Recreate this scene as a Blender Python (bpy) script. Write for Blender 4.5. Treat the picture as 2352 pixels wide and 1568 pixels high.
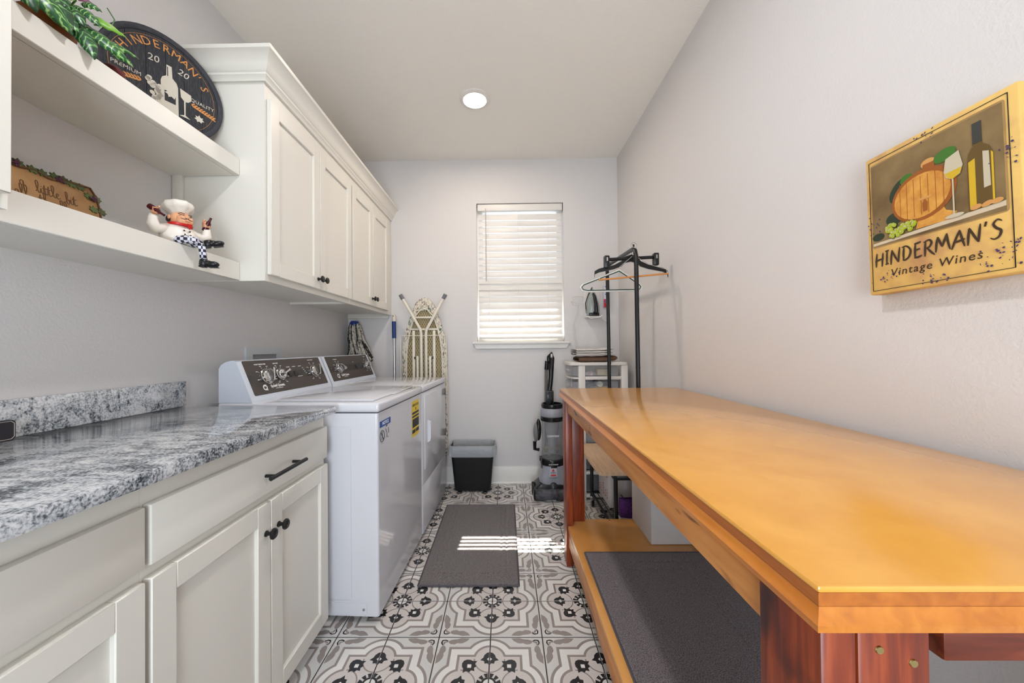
import bpy, bmesh, math, random
from mathutils import Matrix, Vector
R=math.radians; PI=math.pi
random.seed(7)
for o in list(bpy.data.objects): bpy.data.objects.remove(o)
scene=bpy.context.scene; COL=scene.collection
# ------------------------------------------------------------------ camera
IW,IH=2352.,1568.
F,CX,CY,YAW,PITCH,ROLL,CAMH=837.39,1150.33,788.89,-0.01199,0.00902,-0.00948,1.1442
def cam_axes():
    cy,sy=math.cos(YAW),math.sin(YAW);cp,sp=math.cos(PITCH),math.sin(PITCH);cr,sr=math.cos(ROLL),math.sin(ROLL)
    Ry=Matrix(((cy,0,-sy),(0,1,0),(sy,0,cy)));Rx=Matrix(((1,0,0),(0,cp,sp),(0,-sp,cp)));Rz=Matrix(((cr,-sr,0),(sr,cr,0),(0,0,1)))
    return Rz@Rx@Ry
_M=cam_axes(); _b=lambda r:Vector((r[0],r[2],-r[1]))
_r,_d,_f=_b(_M[0]),_b(_M[1]),_b(_M[2])
cd=bpy.data.cameras.new('camera'); cam=bpy.data.objects.new('camera',cd); COL.objects.link(cam)
cam.matrix_world=Matrix(((_r.x,-_d.x,-_f.x,0),(_r.y,-_d.y,-_f.y,0),(_r.z,-_d.z,-_f.z,CAMH),(0,0,0,1)))
cd.sensor_fit='HORIZONTAL'; cd.sensor_width=36; cd.lens=36*F/IW; cd.shift_x=(IW/2-CX)/IW; cd.shift_y=(CY-IH/2)/IW
cd.clip_start=.02; cd.clip_end=100; scene.camera=cam
# ------------------------------------------------------------------ world, sun, exposure
w=bpy.data.worlds.new('world'); scene.world=w; w.use_nodes=True
bg=w.node_tree.nodes['Background']; bg.inputs[0].default_value=(.80,.90,1,1); bg.inputs[1].default_value=2.2
def lamp(name,kind,energy,col,loc,direction=None,**k):
    l=bpy.data.lights.new(name,kind); l.energy=energy; l.color=col
    for a,b in k.items(): setattr(l,a,b)
    o=bpy.data.objects.new(name,l); COL.objects.link(o); o.location=loc
    if direction is not None: o.rotation_euler=Vector(direction).to_track_quat('-Z','Y').to_euler()
    return o
lamp('sun','SUN',70,(1,.95,.87),(0.3,6,5),(-.08,-1,-1.375),angle=R(.55))
# added fill lamp in the unseen doorway behind the camera, tilted up to brighten the ceiling
lamp('doorway_fill','AREA',55,(.82,.91,1),(.0,-1.62,1.1),(0,1,.85),shape='RECTANGLE',size=.95,size_y=2.0)
vs=scene.view_settings; vs.view_transform='Standard'; vs.look='None'; vs.gamma=1; vs.use_curve_mapping=False; vs.exposure=0.15
# ------------------------------------------------------------------ materials
def lin(c):
    r=[]
    for v in c:
        v/=255.; r.append(v/12.92 if v<=.04045 else ((v+.055)/1.055)**2.4)
    return (*r,1)
MATS={}
def mat(name,col=(200,200,200),rough=.5,metal=0,spec=.5,bump=None,var=None,coat=0,emit=0,alpha=1,trans=0,ior=1.45,sheen=0,coord='Object',sss=0):
    """bump=(scale,strength,distance) ; var=(scale,colour2,low,high[,stretch vector])"""
    if name in MATS: return MATS[name]
    m=bpy.data.materials.new(name); m.use_nodes=True; nt=m.node_tree; N=nt.nodes; Lk=nt.links
    p=N['Principled BSDF']; c=lin(col)
    p.inputs['Base Color'].default_value=c; p.inputs['Roughness'].default_value=rough; p.inputs['Metallic'].default_value=metal
    p.inputs['Specular IOR Level'].default_value=spec; p.inputs['IOR'].default_value=ior
    p.inputs['Coat Weight'].default_value=coat; p.inputs['Coat Roughness'].default_value=.06
    p.inputs['Alpha'].default_value=alpha; p.inputs['Transmission Weight'].default_value=trans; p.inputs['Sheen Weight'].default_value=sheen
    if emit: p.inputs['Emission Color'].default_value=c; p.inputs['Emission Strength'].default_value=emit
    tc=N.new('ShaderNodeTexCoord')
    if var:
        mp=N.new('ShaderNodeMapping'); Lk.new(tc.outputs[coord],mp.inputs[0])
        if len(var)>4: mp.inputs['Scale'].default_value=var[4]
        n=N.new('ShaderNodeTexNoise'); n.inputs['Scale'].default_value=var[0]; n.inputs['Detail'].default_value=5; Lk.new(mp.outputs[0],n.inputs['Vector'])
        r=N.new('ShaderNodeValToRGB'); r.color_ramp.elements[0].position=var[2]; r.color_ramp.elements[1].position=var[3]
        r.color_ramp.elements[0].color=c; r.color_ramp.elements[1].color=lin(var[1]); Lk.new(n.outputs[0],r.inputs[0]); Lk.new(r.outputs[0],p.inputs['Base Color'])
    if bump:
        n=N.new('ShaderNodeTexNoise'); n.inputs['Scale'].default_value=bump[0]; n.inputs['Detail'].default_value=3; Lk.new(tc.outputs[coord],n.inputs['Vector'])
        b=N.new('ShaderNodeBump'); b.inputs['Strength'].default_value=bump[1]; b.inputs['Distance'].default_value=bump[2]
        Lk.new(n.outputs[0],b.inputs['Height']); Lk.new(b.outputs[0],p.inputs['Normal'])
    MATS[name]=m; return m
def nodes(name):
    m=bpy.data.materials.new(name); m.use_nodes=True; MATS[name]=m
    return m,m.node_tree.nodes,m.node_tree.links,m.node_tree.nodes['Principled BSDF']
def ramp(N,stops):
    r=N.new('ShaderNodeValToRGB'); e=r.color_ramp.elements
    while len(e)<len(stops): e.new(.5)
    for q,(pos,c) in zip(e,stops): q.position=pos; q.color=lin(c)
    return r
def wood(name,c0,c1,c2,stretch,rough=.4,scale=6,coat=.15,knots=None):
    m,N,L,p=nodes(name); tc=N.new('ShaderNodeTexCoord'); mp=N.new('ShaderNodeMapping'); L.new(tc.outputs['Object'],mp.inputs[0]); mp.inputs['Scale'].default_value=stretch
    n=N.new('ShaderNodeTexNoise'); n.inputs['Scale'].default_value=scale; n.inputs['Detail'].default_value=7; n.inputs['Distortion'].default_value=.6; L.new(mp.outputs[0],n.inputs[0])
    r=ramp(N,[(.3,c0),(.5,c1),(.72,c2)]); L.new(n.outputs[0],r.inputs[0])
    out=r.outputs[0]
    if knots:
        mp2=N.new('ShaderNodeMapping'); L.new(tc.outputs['Object'],mp2.inputs[0]); mp2.inputs['Scale'].default_value=knots[1]
        v=N.new('ShaderNodeTexNoise'); v.inputs['Scale'].default_value=knots[2]; v.inputs['Detail'].default_value=2; L.new(mp2.outputs[0],v.inputs[0])
        k=ramp(N,[(knots[3],(0,0,0)),(knots[3]+.07,(255,255,255))]); L.new(v.outputs[0],k.inputs[0])
        mx=N.new('ShaderNodeMixRGB'); L.new(k.outputs[0],mx.inputs[0]); L.new(out,mx.inputs[1]); mx.inputs[2].default_value=lin(knots[0]); out=mx.outputs[0]
    L.new(out,p.inputs['Base Color']); p.inputs['Roughness'].default_value=rough; p.inputs['Coat Weight'].default_value=coat; p.inputs['Coat Roughness'].default_value=.2
    b=N.new('ShaderNodeBump'); b.inputs['Strength'].default_value=.15; b.inputs['Distance'].default_value=.001; L.new(n.outputs[0],b.inputs['Height']); L.new(b.outputs[0],p.inputs['Normal'])
    return m
def granite():
    m,N,L,p=nodes('granite'); tc=N.new('ShaderNodeTexCoord')
    def noise(scale,detail,rough,dist,rot,sc):
        mp=N.new('ShaderNodeMapping'); L.new(tc.outputs['Object'],mp.inputs[0]); mp.inputs['Rotation'].default_value=(0,0,R(rot)); mp.inputs['Scale'].default_value=sc
        n=N.new('ShaderNodeTexNoise'); n.inputs['Scale'].default_value=scale; n.inputs['Detail'].default_value=detail; n.inputs['Roughness'].default_value=rough; n.inputs['Distortion'].default_value=dist; L.new(mp.outputs[0],n.inputs[0]); return n.outputs[0]
    cloud=noise(5,5,.6,1.6,25,(1,.5,1)); vein=noise(11,6,.62,2.6,-32,(.45,1.7,1)); grain=noise(190,3,.6,0,0,(1,1,1))
    def mul(x,k,add=None):
        q=N.new('ShaderNodeMath'); q.operation='MULTIPLY_ADD'; L.new(x,q.inputs[0]); q.inputs[1].default_value=k
        if add is None: q.inputs[2].default_value=0
        else: L.new(add,q.inputs[2])
        return q.outputs[0]
    v=mul(cloud,.42,mul(vein,.40,mul(grain,.44)))
    r=ramp(N,[(.49,(34,38,44)),(.555,(92,98,104)),(.61,(156,160,164)),(.675,(200,201,203)),(.78,(222,221,220))]); L.new(v,r.inputs[0])
    L.new(r.outputs[0],p.inputs['Base Color']); p.inputs['Roughness'].default_value=.06; p.inputs['Specular IOR Level'].default_value=.6
    return m
def carpet(name,c0,c1):
    m,N,L,p=nodes(name); tc=N.new('ShaderNodeTexCoord')
    n=N.new('ShaderNodeTexNoise'); n.inputs['Scale'].default_value=330; n.inputs['Detail'].default_value=2; L.new(tc.outputs['Object'],n.inputs[0])
    r=ramp(N,[(.34,c0),(.62,c1)]); L.new(n.outputs[0],r.inputs[0]); L.new(r.outputs[0],p.inputs['Base Color'])
    p.inputs['Roughness'].default_value=.95; p.inputs['Specular IOR Level'].default_value=.1; p.inputs['Sheen Weight'].default_value=.1
    b=N.new('ShaderNodeBump'); b.inputs['Strength'].default_value=.9; b.inputs['Distance'].default_value=.004; L.new(n.outputs[0],b.inputs['Height']); L.new(b.outputs[0],p.inputs['Normal'])
    return m
def checks(name,c0,c1,scale,fac=(.5,)):
    m,N,L,p=nodes(name); tc=N.new('ShaderNodeTexCoord'); c=N.new('ShaderNodeTexChecker'); c.inputs['Scale'].default_value=scale
    c.inputs[1].default_value=lin(c0); c.inputs[2].default_value=lin(c1); L.new(tc.outputs['Object'],c.inputs[0]); L.new(c.outputs[0],p.inputs['Base Color']); p.inputs['Roughness'].default_value=.4; return m
def leafmat(name,c0,c1,c2):
    m,N,L,p=nodes(name); tc=N.new('ShaderNodeTexCoord')
    n=N.new('ShaderNodeTexWave'); n.inputs['Scale'].default_value=55; n.inputs['Distortion'].default_value=6; n.inputs['Detail'].default_value=3; L.new(tc.outputs['Object'],n.inputs[0])
    r=ramp(N,[(.55,c0),(.8,c1),(.97,c2)]); L.new(n.outputs[0],r.inputs[0]); L.new(r.outputs[0],p.inputs['Base Color']); p.inputs['Roughness'].default_value=.35; return m
# ------------------------------------------------------------------ mesh builder
def rounded_rect(x0,x1,y0,y1,r,n=5):
    P=[]
    for cx,cy,a in ((x1-r,y1-r,0),(x0+r,y1-r,90),(x0+r,y0+r,180),(x1-r,y0+r,270)):
        for i in range(n+1):
            t=R(a+90*i/n); P.append((cx+r*math.cos(t),cy+r*math.sin(t)))
    return P
def fr(o,ux,uy,uz=None):
    ux=Vector(ux).normalized(); uy=Vector(uy).normalized(); uz=ux.cross(uy) if uz is None else Vector(uz).normalized()
    return Matrix(((ux.x,uy.x,uz.x,o[0]),(ux.y,uy.y,uz.y,o[1]),(ux.z,uy.z,uz.z,o[2]),(0,0,0,1)))
_txt={}
class MB:
    def __init__(s): s.v=[];s.f=[];s.m=[]
    def add(s,V,Fc,mi=0,M=None):
        k=len(s.v)
        s.v+= [tuple(M@Vector(v)) for v in V] if M is not None else [tuple(v) for v in V]
        for f in Fc: s.f.append([i+k for i in f]); s.m.append(mi)
        return s
    def box(s,x0,x1,y0,y1,z0,z1,mi=0,r=0,seg=2,M=None):
        if r<=0:
            V=[(x,y,z) for z in(z0,z1) for x,y in((x0,y0),(x1,y0),(x1,y1),(x0,y1))]
            return s.add(V,[(3,2,1,0),(4,5,6,7),(0,1,5,4),(1,2,6,5),(2,3,7,6),(3,0,4,7)],mi,M)
        bm=bmesh.new(); bmesh.ops.create_cube(bm,size=1)
        for v in bm.verts: v.co=Vector(((x0+x1)/2+v.co.x*(x1-x0),(y0+y1)/2+v.co.y*(y1-y0),(z0+z1)/2+v.co.z*(z1-z0)))
        bmesh.ops.bevel(bm,geom=list(bm.edges),offset=r,segments=seg,affect='EDGES',profile=.5)
        bm.verts.index_update(); s.add([v.co for v in bm.verts],[[v.index for v in f.verts] for f in bm.faces],mi,M); bm.free(); return s
    def tube(s,pts,r,n=8,mi=0,closed=False,cap=True,M=None,flat=1.0):
        P=[Vector(p) for p in pts]; k=len(P); rs=r if isinstance(r,(list,tuple)) else [r]*k
        T=[]
        for i in range(k):
            a=P[i-1] if (i>0 or closed) else P[i]; b=P[(i+1)%k] if (i<k-1 or closed) else P[i]
            t=(b-a); T.append(t.normalized() if t.length>1e-9 else Vector((0,0,1)))
        u=T[0].orthogonal().normalized(); V=[];Fc=[]
        for i in range(k):
            u=(u-T[i]*u.dot(T[i])); u=u.normalized() if u.length>1e-6 else T[i].orthogonal().normalized(); w_=T[i].cross(u)
            for j in range(n):
                a=2*PI*j/n; V.append(P[i]+(u*math.cos(a)+w_*math.sin(a)*flat)*rs[i])
        for i in range(k if closed else k-1):
            for j in range(n):
                a=i*n+j;b=i*n+(j+1)%n;c=((i+1)%k)*n+(j+1)%n;d=((i+1)%k)*n+j; Fc.append((a,b,c,d))
        if cap and not closed: Fc+= [tuple(range(n))[::-1],tuple(range((k-1)*n,k*n))]
        return s.add(V,Fc,mi,M)
    def lathe(s,prof,n=24,mi=0,M=None,sx=1,sy=1,lobes=None):
        V=[];Fc=[]
        for r,z in prof:
            for j in range(n):
                a=2*PI*j/n; q=r*(1+(lobes[1]*math.cos(lobes[0]*a) if lobes else 0)); V.append((q*math.cos(a)*sx,q*math.sin(a)*sy,z))
        k=len(prof)
        for i in range(k-1):
            for j in range(n): Fc.append((i*n+j,i*n+(j+1)%n,(i+1)*n+(j+1)%n,(i+1)*n+j))
        if tuple(prof[0])==tuple(prof[-1]): return s.add(V,Fc,mi,M)
        if prof[0][0]>1e-6: Fc.append(tuple(range(n))[::-1])
        if prof[-1][0]>1e-6: Fc.append(tuple(range((k-1)*n,k*n)))
        return s.add(V,Fc,mi,M)
    def ell(s,c,r,n=16,mi=0,M=None):
        pr=[(math.sin(PI*i/10) if 0<i<10 else 1e-4,-math.cos(PI*i/10)) for i in range(11)]
        T=Matrix.Translation(c)@Matrix.Diagonal((*r,1)); T=M@T if M is not None else T
        return s.lathe(pr,n,mi,T)
    def prism(s,poly,d,mi=0,M=None,z=0):
        n=len(poly); A=sum(poly[i][0]*poly[(i+1)%n][1]-poly[(i+1)%n][0]*poly[i][1] for i in range(n))
        if A<0: poly=poly[::-1]
        V=[(x,y,z) for x,y in poly]
        if d==0: return s.add(V,[tuple(range(n))],mi,M)
        V+= [(x,y,z+d) for x,y in poly]
        return s.add(V,[tuple(range(n))[::-1],tuple(range(n,2*n))]+[(i,(i+1)%n,n+(i+1)%n,n+i) for i in range(n)],mi,M)
    def loft(s,rings,mi=0,cap0=True,cap1=True,M=None):
        n=len(rings[0]); V=[v for r in rings for v in r]; Fc=[]
        for i in range(len(rings)-1):
            for j in range(n): Fc.append((i*n+j,i*n+(j+1)%n,(i+1)*n+(j+1)%n,(i+1)*n+j))
        if cap0: Fc.append(tuple(range(n))[::-1])
        if cap1: Fc.append(tuple(range((len(rings)-1)*n,len(rings)*n)))
        return s.add(V,Fc,mi,M)
    def grid(s,fn,nu,nv,mi=0,M=None):
        V=[fn(i/nu,j/nv) for j in range(nv+1) for i in range(nu+1)]
        return s.add(V,[(j*(nu+1)+i,j*(nu+1)+i+1,(j+1)*(nu+1)+i+1,(j+1)*(nu+1)+i) for j in range(nv) for i in range(nu)],mi,M)
    def text(s,body,size,M,mi=0,shear=0,ext=0.0002,bold=0,align='CENTER',sx=1,spacing=1):
        key=(body,size,shear,ext,bold,align,spacing)
        if key not in _txt:
            cu=bpy.data.curves.new('t','FONT'); cu.body=body; cu.size=size; cu.shear=shear; cu.extrude=ext; cu.offset=bold; cu.align_x=align; cu.align_y='CENTER'; cu.resolution_u=2; cu.space_character=spacing
            ob=bpy.data.objects.new('t',cu); COL.objects.link(ob); dg=bpy.context.evaluated_depsgraph_get()
            me=bpy.data.meshes.new_from_object(ob.evaluated_get(dg)); _txt[key]=([v.co.copy() for v in me.vertices],[tuple(p.vertices) for p in me.polygons])
            bpy.data.objects.remove(ob); bpy.data.curves.remove(cu); bpy.data.meshes.remove(me)
        V,Fc=_txt[key]; return s.add([(v.x*sx,v.y,v.z) for v in V],Fc,mi,M)
    def mesh(s,name,mats,off=None,angle=38):
        me=bpy.data.meshes.new(name); V=s.v if off is None else [(v[0]-off[0],v[1]-off[1],v[2]-off[2]) for v in s.v]
        me.from_pydata(V,[],s.f)
        for m in (mats if isinstance(mats,(list,tuple)) else [mats]): me.materials.append(m)
        me.polygons.foreach_set('material_index',s.m); me.polygons.foreach_set('use_smooth',[True]*len(s.f)); me.validate(); me.update()
        if angle<180: me.set_sharp_from_angle(angle=R(angle))
        return me
    def build(s,name,mats,parent=None,angle=38,local=False):
        """world coordinates; parent root at its own location (or local coordinates of the root)"""
        r=parent
        while r is not None and r.parent is not None: r=r.parent
        if parent is None:
            xs=[v[0] for v in s.v];ys=[v[1] for v in s.v];zs=[v[2] for v in s.v]; off=((min(xs)+max(xs))/2,(min(ys)+max(ys))/2,min(zs))
        else: off=None if local else tuple(r.location)
        o=bpy.data.objects.new(name,s.mesh(name,mats,off,angle)); COL.objects.link(o)
        if parent is None: o.location=off
        else: o.parent=parent
        return o
def smooth(pts,n=4):
    if len(pts)<3: return pts
    P_=[pts[0]]+list(pts)+[pts[-1]]; out=[]
    for i in range(1,len(P_)-2):
        for k in range(n):
            t=k/n; a,b,c,d=P_[i-1],P_[i],P_[i+1],P_[i+2]
            out.append(tuple(.5*(2*b[j]+(c[j]-a[j])*t+(2*a[j]-5*b[j]+4*c[j]-d[j])*t*t+(3*b[j]-a[j]-3*c[j]+d[j])*t**3) for j in (0,1)))
    return out+[pts[-1]]
BRUSH={'H':(.68,[[(.02,-.02),(.06,.5),(.13,1)],[(.48,-.05),(.53,.5),(.6,.95)],[(-.04,.42),(.3,.5),(.64,.52)]]),'I':(.36,[[(.1,0),(.12,.5),(.17,1)],[(0,.02),(.24,.05)],[(.04,.97),(.3,1)]]),
'N':(.74,[[(-.02,-.04),(.03,.5),(.1,1)],[(.1,1),(.3,.5),(.52,.03)],[(.52,.03),(.57,.5),(.66,1.08)]]),'D':(.70,[[(.08,0),(.10,.5),(.15,.95)],[(.0,.93),(.32,.95),(.58,.62),(.48,.2),(.2,.0),(.02,.04)]]),
'E':(.60,[[(.1,0),(.11,.5),(.16,.95)],[(.08,.95),(.3,.95),(.52,1.0)],[(.12,.5),(.44,.54)],[(.04,.0),(.3,.0),(.54,.06)]]),'R':(.68,[[(.06,-.05),(.09,.5),(.14,.95)],[(.02,.9),(.35,1),(.5,.8),(.38,.55),(.12,.48)],[(.22,.5),(.42,.2),(.66,-.08)]]),
'M':(.90,[[(-.02,-.03),(.04,.5),(.14,.95)],[(.14,.95),(.25,.6),(.36,.25)],[(.36,.25),(.5,.6),(.66,1.02)],[(.66,1.02),(.7,.5),(.8,-.03)]]),'A':(.74,[[(-.08,-.05),(.15,.5),(.40,1.05)],[(.40,1.05),(.5,.5),(.62,-.02)],[(.06,.34),(.35,.38),(.66,.44)]]),
"'":(.26,[[(.14,1.05),(.06,.78)]]),'S':(.62,[[(.54,.92),(.34,1.06),(.14,.86),(.26,.6),(.46,.4),(.38,.1),(.15,-.02),(-.04,.1)]])}
CURS={'l':(.34,[[(0,.1),(.15,.3),(.28,.8),(.2,1),(.1,.85),(.12,.3),(.2,.03),(.36,.1)]]),'i':(.30,[[(0,.1),(.12,.42),(.12,.1),(.2,.02),(.32,.12)],[(.15,.58),(.17,.61)]]),'t':(.34,[[(0,.1),(.16,.78),(.13,.1),(.22,.02),(.36,.12)],[(-.02,.5),(.34,.55)]]),
'e':(.34,[[(0,.15),(.2,.25),(.25,.38),(.14,.43),(.06,.25),(.12,.05),(.25,.03),(.36,.12)]]),'b':(.38,[[(0,.1),(.15,.35),(.25,.85),(.17,1),(.1,.8),(.1,.05),(.25,.0),(.32,.2),(.2,.34),(.38,.3)]]),'a':(.40,[[(.3,.38),(.15,.43),(.05,.25),(.1,.04),(.25,.1),(.3,.40),(.3,.08),(.42,.1)]]),
'h':(.42,[[(0,.1),(.15,.35),(.25,.85),(.17,1),(.1,.8),(.1,0)],[(.1,.2),(.22,.42),(.3,.3),(.3,.03),(.44,.1)]]),'r':(.32,[[(0,.1),(.1,.42),(.16,.36),(.28,.38),(.26,.1),(.36,.08)]]),'g':(.40,[[(.3,.38),(.15,.43),(.05,.25),(.1,.04),(.28,.2),(.3,.40),(.26,-.3),(.1,-.35),(.4,.1)]]),' ':(.34,[])}
def ribbons(b,font,body,sx,sy,wmax,M,gap=.06,wave=0,ext=.0003,mi=0,round_=False):
    x=0; tot=sum(font[c][0]+gap for c in body)
    for n,c in enumerate(body):
        w_,st=font[c]
        for j,pts in enumerate(st):
            q=smooth(pts); Q=[((x+u-tot/2)*sx,v*sy+wave*math.sin(n*2.3)) for u,v in q]
            if round_: b.tube([(u,v,0) for u,v in Q],wmax,5,M=M,mi=mi); continue
            Lp,Rp=[],[]; k=len(Q)
            for i,(u,v) in enumerate(Q):
                a=Q[max(0,i-1)];e=Q[min(k-1,i+1)]; dx,dy=e[0]-a[0],e[1]-a[1]; l=math.hypot(dx,dy) or 1
                hw=wmax*(.35+.65*math.sin(PI*min(1,(i+.6)/(k)))) ; Lp.append((u-dy/l*hw,v+dx/l*hw)); Rp.append((u+dy/l*hw,v-dx/l*hw))
            for i in range(k-1): b.prism([Lp[i],Lp[i+1],Rp[i+1],Rp[i]],0,mi,M=M@Matrix.Translation((0,0,ext+.00002*(j%4)+.000003*(i%3))))
        x+=w_+gap
def thing(name,label,cat,loc=(0,0,0),rz=0,group=None):
    o=bpy.data.objects.new(name,None); COL.objects.link(o); o.location=loc; o.rotation_euler=(0,0,rz); o.empty_display_size=.05
    return tag(o,label,cat,group)
def tag(o,label,cat,group=None):
    o['label']=label; o['category']=cat
    if group: o['group']=group
    return o
def struct(o,label=None):
    o['kind']='structure'
    if label: o['label']=label
    return o
def lab(o,l): o['label']=l; return o
# ------------------------------------------------------------------ palette
M_wall=mat('wall_paint',(214,210,208),.75,bump=(150,.35,.003))
M_ceil=mat('ceiling_paint',(238,234,226),.85,bump=(120,.3,.004))
M_trim=mat('white_trim',(226,222,216),.4)
M_cab=mat('cabinet_paint',(222,218,208),.33,spec=.4)
M_black=mat('black_metal',(18,18,19),.35,spec=.5)
M_blackp=mat('black_plastic',(16,16,17),.32)
M_enamel=mat('white_enamel',(212,212,217),.12,spec=.5,coat=.3)
M_consw=mat('console_white',(206,212,222),.35)
M_panel=mat('console_brown',(66,58,54),.42)
M_chrome=mat('chrome',(205,205,205),.12,metal=1)
M_white=mat('print_white',(232,232,230),.5)
M_dark=mat('print_black',(22,20,20),.5)
M_granite=granite()
M_tabletop=wood('varnished_board',(226,164,72),(221,157,66),(215,150,60),(1,1,1),rough=.2,scale=9,coat=.6)
M_edge=wood('varnished_edge',(206,128,40),(196,116,32),(178,100,26),(8,.6,8),rough=.3,scale=7,coat=.3)
M_apron=wood('pine_board',(214,146,76),(206,136,66),(186,112,48),(10,.7,6),rough=.45,scale=6,knots=((104,50,18),(5,2.0,9),3.4,.615))
M_redwood=wood('red_stained_post',(158,68,24),(126,46,12),(86,28,8),(14,14,1.0),rough=.4,scale=5,knots=((58,16,6),(5,5,2.6),2.6,.63))
M_redwoodh=wood('red_stained_rail',(128,56,26),(100,38,16),(60,20,8),(1.2,12,12),rough=.45,scale=5)
M_ply=wood('light_plywood',(214,184,150),(204,172,138),(190,156,122),(10,.9,2),rough=.5,scale=8,coat=0)
M_carpet=carpet('grey_loop_carpet',(74,70,72),(140,134,132))
M_carpet2=carpet('charcoal_loop_carpet',(78,73,77),(140,133,135))
XL,XR,YB,YF,ZC=-1.334,.961,3.087,-1.5,2.737
# ================================================================== STRUCTURE
# floor slab shows as the dark grout, tiles stand on it
M_grout=mat('dark_grout',(64,60,60),.8)
floor=struct(MB().box(XL-.1,XR+.1,YF-.1,YB+.15,-.08,-.0012).build('floor',M_grout))
T=.2032; OX,OY=-.6781,1.4487
Mt=[mat('tile_grey',(206,204,201),.28),mat('tile_taupe',(146,136,131),.3),mat('tile_white',(224,222,218),.28),mat('tile_beige',(204,197,192),.28),mat('tile_ink',(34,34,37),.3)]
def clip(poly,k=0.0,hi=1.0):
    for ax,lo,sgn in ((0,k,1),(0,hi,-1),(1,k,1),(1,hi,-1)):
        out=[]; n=len(poly)
        for i in range(n):
            a,b=poly[i],poly[(i+1)%n]; da,db=(a[ax]-lo)*sgn,(b[ax]-lo)*sgn
            if da>=0: out.append(a)
            if (da>=0)!=(db>=0):
                t=da/(da-db); out.append((a[0]+(b[0]-a[0])*t,a[1]+(b[1]-a[1])*t))
        poly=out
        if len(poly)<3: return []
    return poly
def tile_mesh():
    b=MB(); g=.0021; S=T-2*g
    b.box(-S/2,S/2,-S/2,S/2,-.004,0,0,r=.0012,seg=1)
    lo=.0125; hi=.9875
    def put(poly,layer,mi):
        p=clip(poly,lo,hi)
        if len(p)>=3: b.prism([((x-.5)*T,(y-.5)*T) for x,y in p],0,mi,z=.0001*layer)
    circ=lambda cx,cy,r,n=36:[(cx+r*math.cos(2*PI*i/n),cy+r*math.sin(2*PI*i/n)) for i in range(n)]
    for layer,(r,s,mi) in enumerate(((.462,.765,1),(.412,.715,2),(.302,.590,1),(.258,.545,3)),1):
        ym=math.sqrt(r*r-(s-.5)**2); am=math.atan2(ym,s-.5); arc=[(.5+r*math.cos(am*k/12),r*math.sin(am*k/12)) for k in range(13)]
        put([(0,0)]+arc+[(s,s)]+[(y,x) for x,y in arc[::-1]],layer,mi)
    for cx,cy in ((.5,0),(0,.5)):
        n=40
        for i in range(n):
            a0,a1=2*PI*i/n,2*PI*(i+1)/n; q=[(cx+rr*math.cos(a),cy+rr*math.sin(a)) for rr,a in((.285,a0),(.285,a1),(.262,a1),(.262,a0))]
            mxy=(sum(p[0] for p in q)/4,sum(p[1] for p in q)/4)
            if mxy[0]<.52 and mxy[1]<.52: put(q,5,1)
    put(circ(0,0,.10),6,2)
    for i in range(24):
        a0,a1=2*PI*i/24,2*PI*(i+1)/24; put([(rr*math.cos(a),rr*math.sin(a)) for rr,a in((.10,a0),(.138,a0),(.138,a1),(.10,a1))],7,4)
    for i in range(12):
        a=2*PI*(i+.5)/12; c,s=math.cos(a),math.sin(a); put([(p*c-q*s,p*s+q*c) for p,q in((.1385,-.02),(.21,-.037),(.21,.037),(.1385,.02))],7,4)
    fl=[(.135,0),(.118,.05),(.075,.088),(.03,.10),(-.02,.15),(-.035,.088),(-.085,.075),(-.078,.03),(-.125,0)]
    fl=fl+[(p,-q) for p,q in fl[-2:0:-1]]
    for cx,cy,a in ((.495,0,0),(0,.495,90),(.352,.352,45)):
        c,s=math.cos(R(a)),math.sin(R(a)); k=1.12
        put([(cx+k*(p*c-q*s),cy+k*(p*s+q*c)) for p,q in fl],8,4)
        d=.047 if a!=45 else .05
        put([(cx+p*c-q*s,cy+p*s+q*c) for p,q in((d,0),(0,d),(-d,0),(0,-d))],9,2)
    leaf=[(.40,.965),(.45,.90),(.52,.855),(.58,.845),(.62,.855),(.68,.822),(.755,.832),(.80,.870),(.785,.912),(.73,.935),(.64,.945),(.56,.975)]
    curl=[(.802,.895),(.85,.925),(.915,.915),(.93,.865),(.90,.82),(.865,.835)]
    for sw in (0,1):
        f=(lambda p:(p[1],p[0])) if sw else (lambda p:p)
        put([f(p) for p in leaf],1,1)
        Lq,Rq=[],[]
        for i,a in enumerate(curl):
            p0=curl[max(0,i-1)];p1=curl[min(len(curl)-1,i+1)]; dx,dy=p1[0]-p0[0],p1[1]-p0[1]; l=math.hypot(dx,dy); nx,ny=-dy/l*.012,dx/l*.012
            Lq.append((a[0]+nx,a[1]+ny)); Rq.append((a[0]-nx,a[1]-ny))
        for i in range(len(curl)-1): put([f(p) for p in(Lq[i],Lq[i+1],Rq[i+1],Rq[i])],1,1)
    put([(.84,.86),(.90,.84),(.885,.885),(.84,.90)],3,1)
    return b.mesh('tile',Mt,angle=30)
tm=tile_mesh()
for i in range(-2,8):
    for j in range(-6,8):
        o=bpy.data.objects.new('tile',tm); COL.objects.link(o); o.parent=floor
        fx,fy=i%2==0,j%2==0     # medallion corner sits on odd vertices
        # mesh has the medallion at its (-,-) corner
        rot={(False,False):0,(True,False):90,(True,True):180,(False,True):270}[(fx,fy)]
        o.rotation_euler=(0,0,R(rot)); o.location=Vector((OX+(i+.5)*T,OY+(j+.5)*T,0.0))-Vector(floor.location)
struct(MB().box(XL-.1,XR+.1,YF-.1,YB+.15,ZC,ZC+.1).build('ceiling',M_ceil))
struct(MB().box(XL-.1,XL,YF-.1,YB+.15,0,ZC).build('wall_left',M_wall))
struct(MB().box(XR,XR+.1,YF-.1,YB+.15,0,ZC).build('wall_right',M_wall))
WX0,WX1,WZ0,WZ1=-.234,.502,1.188,2.364
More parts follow.
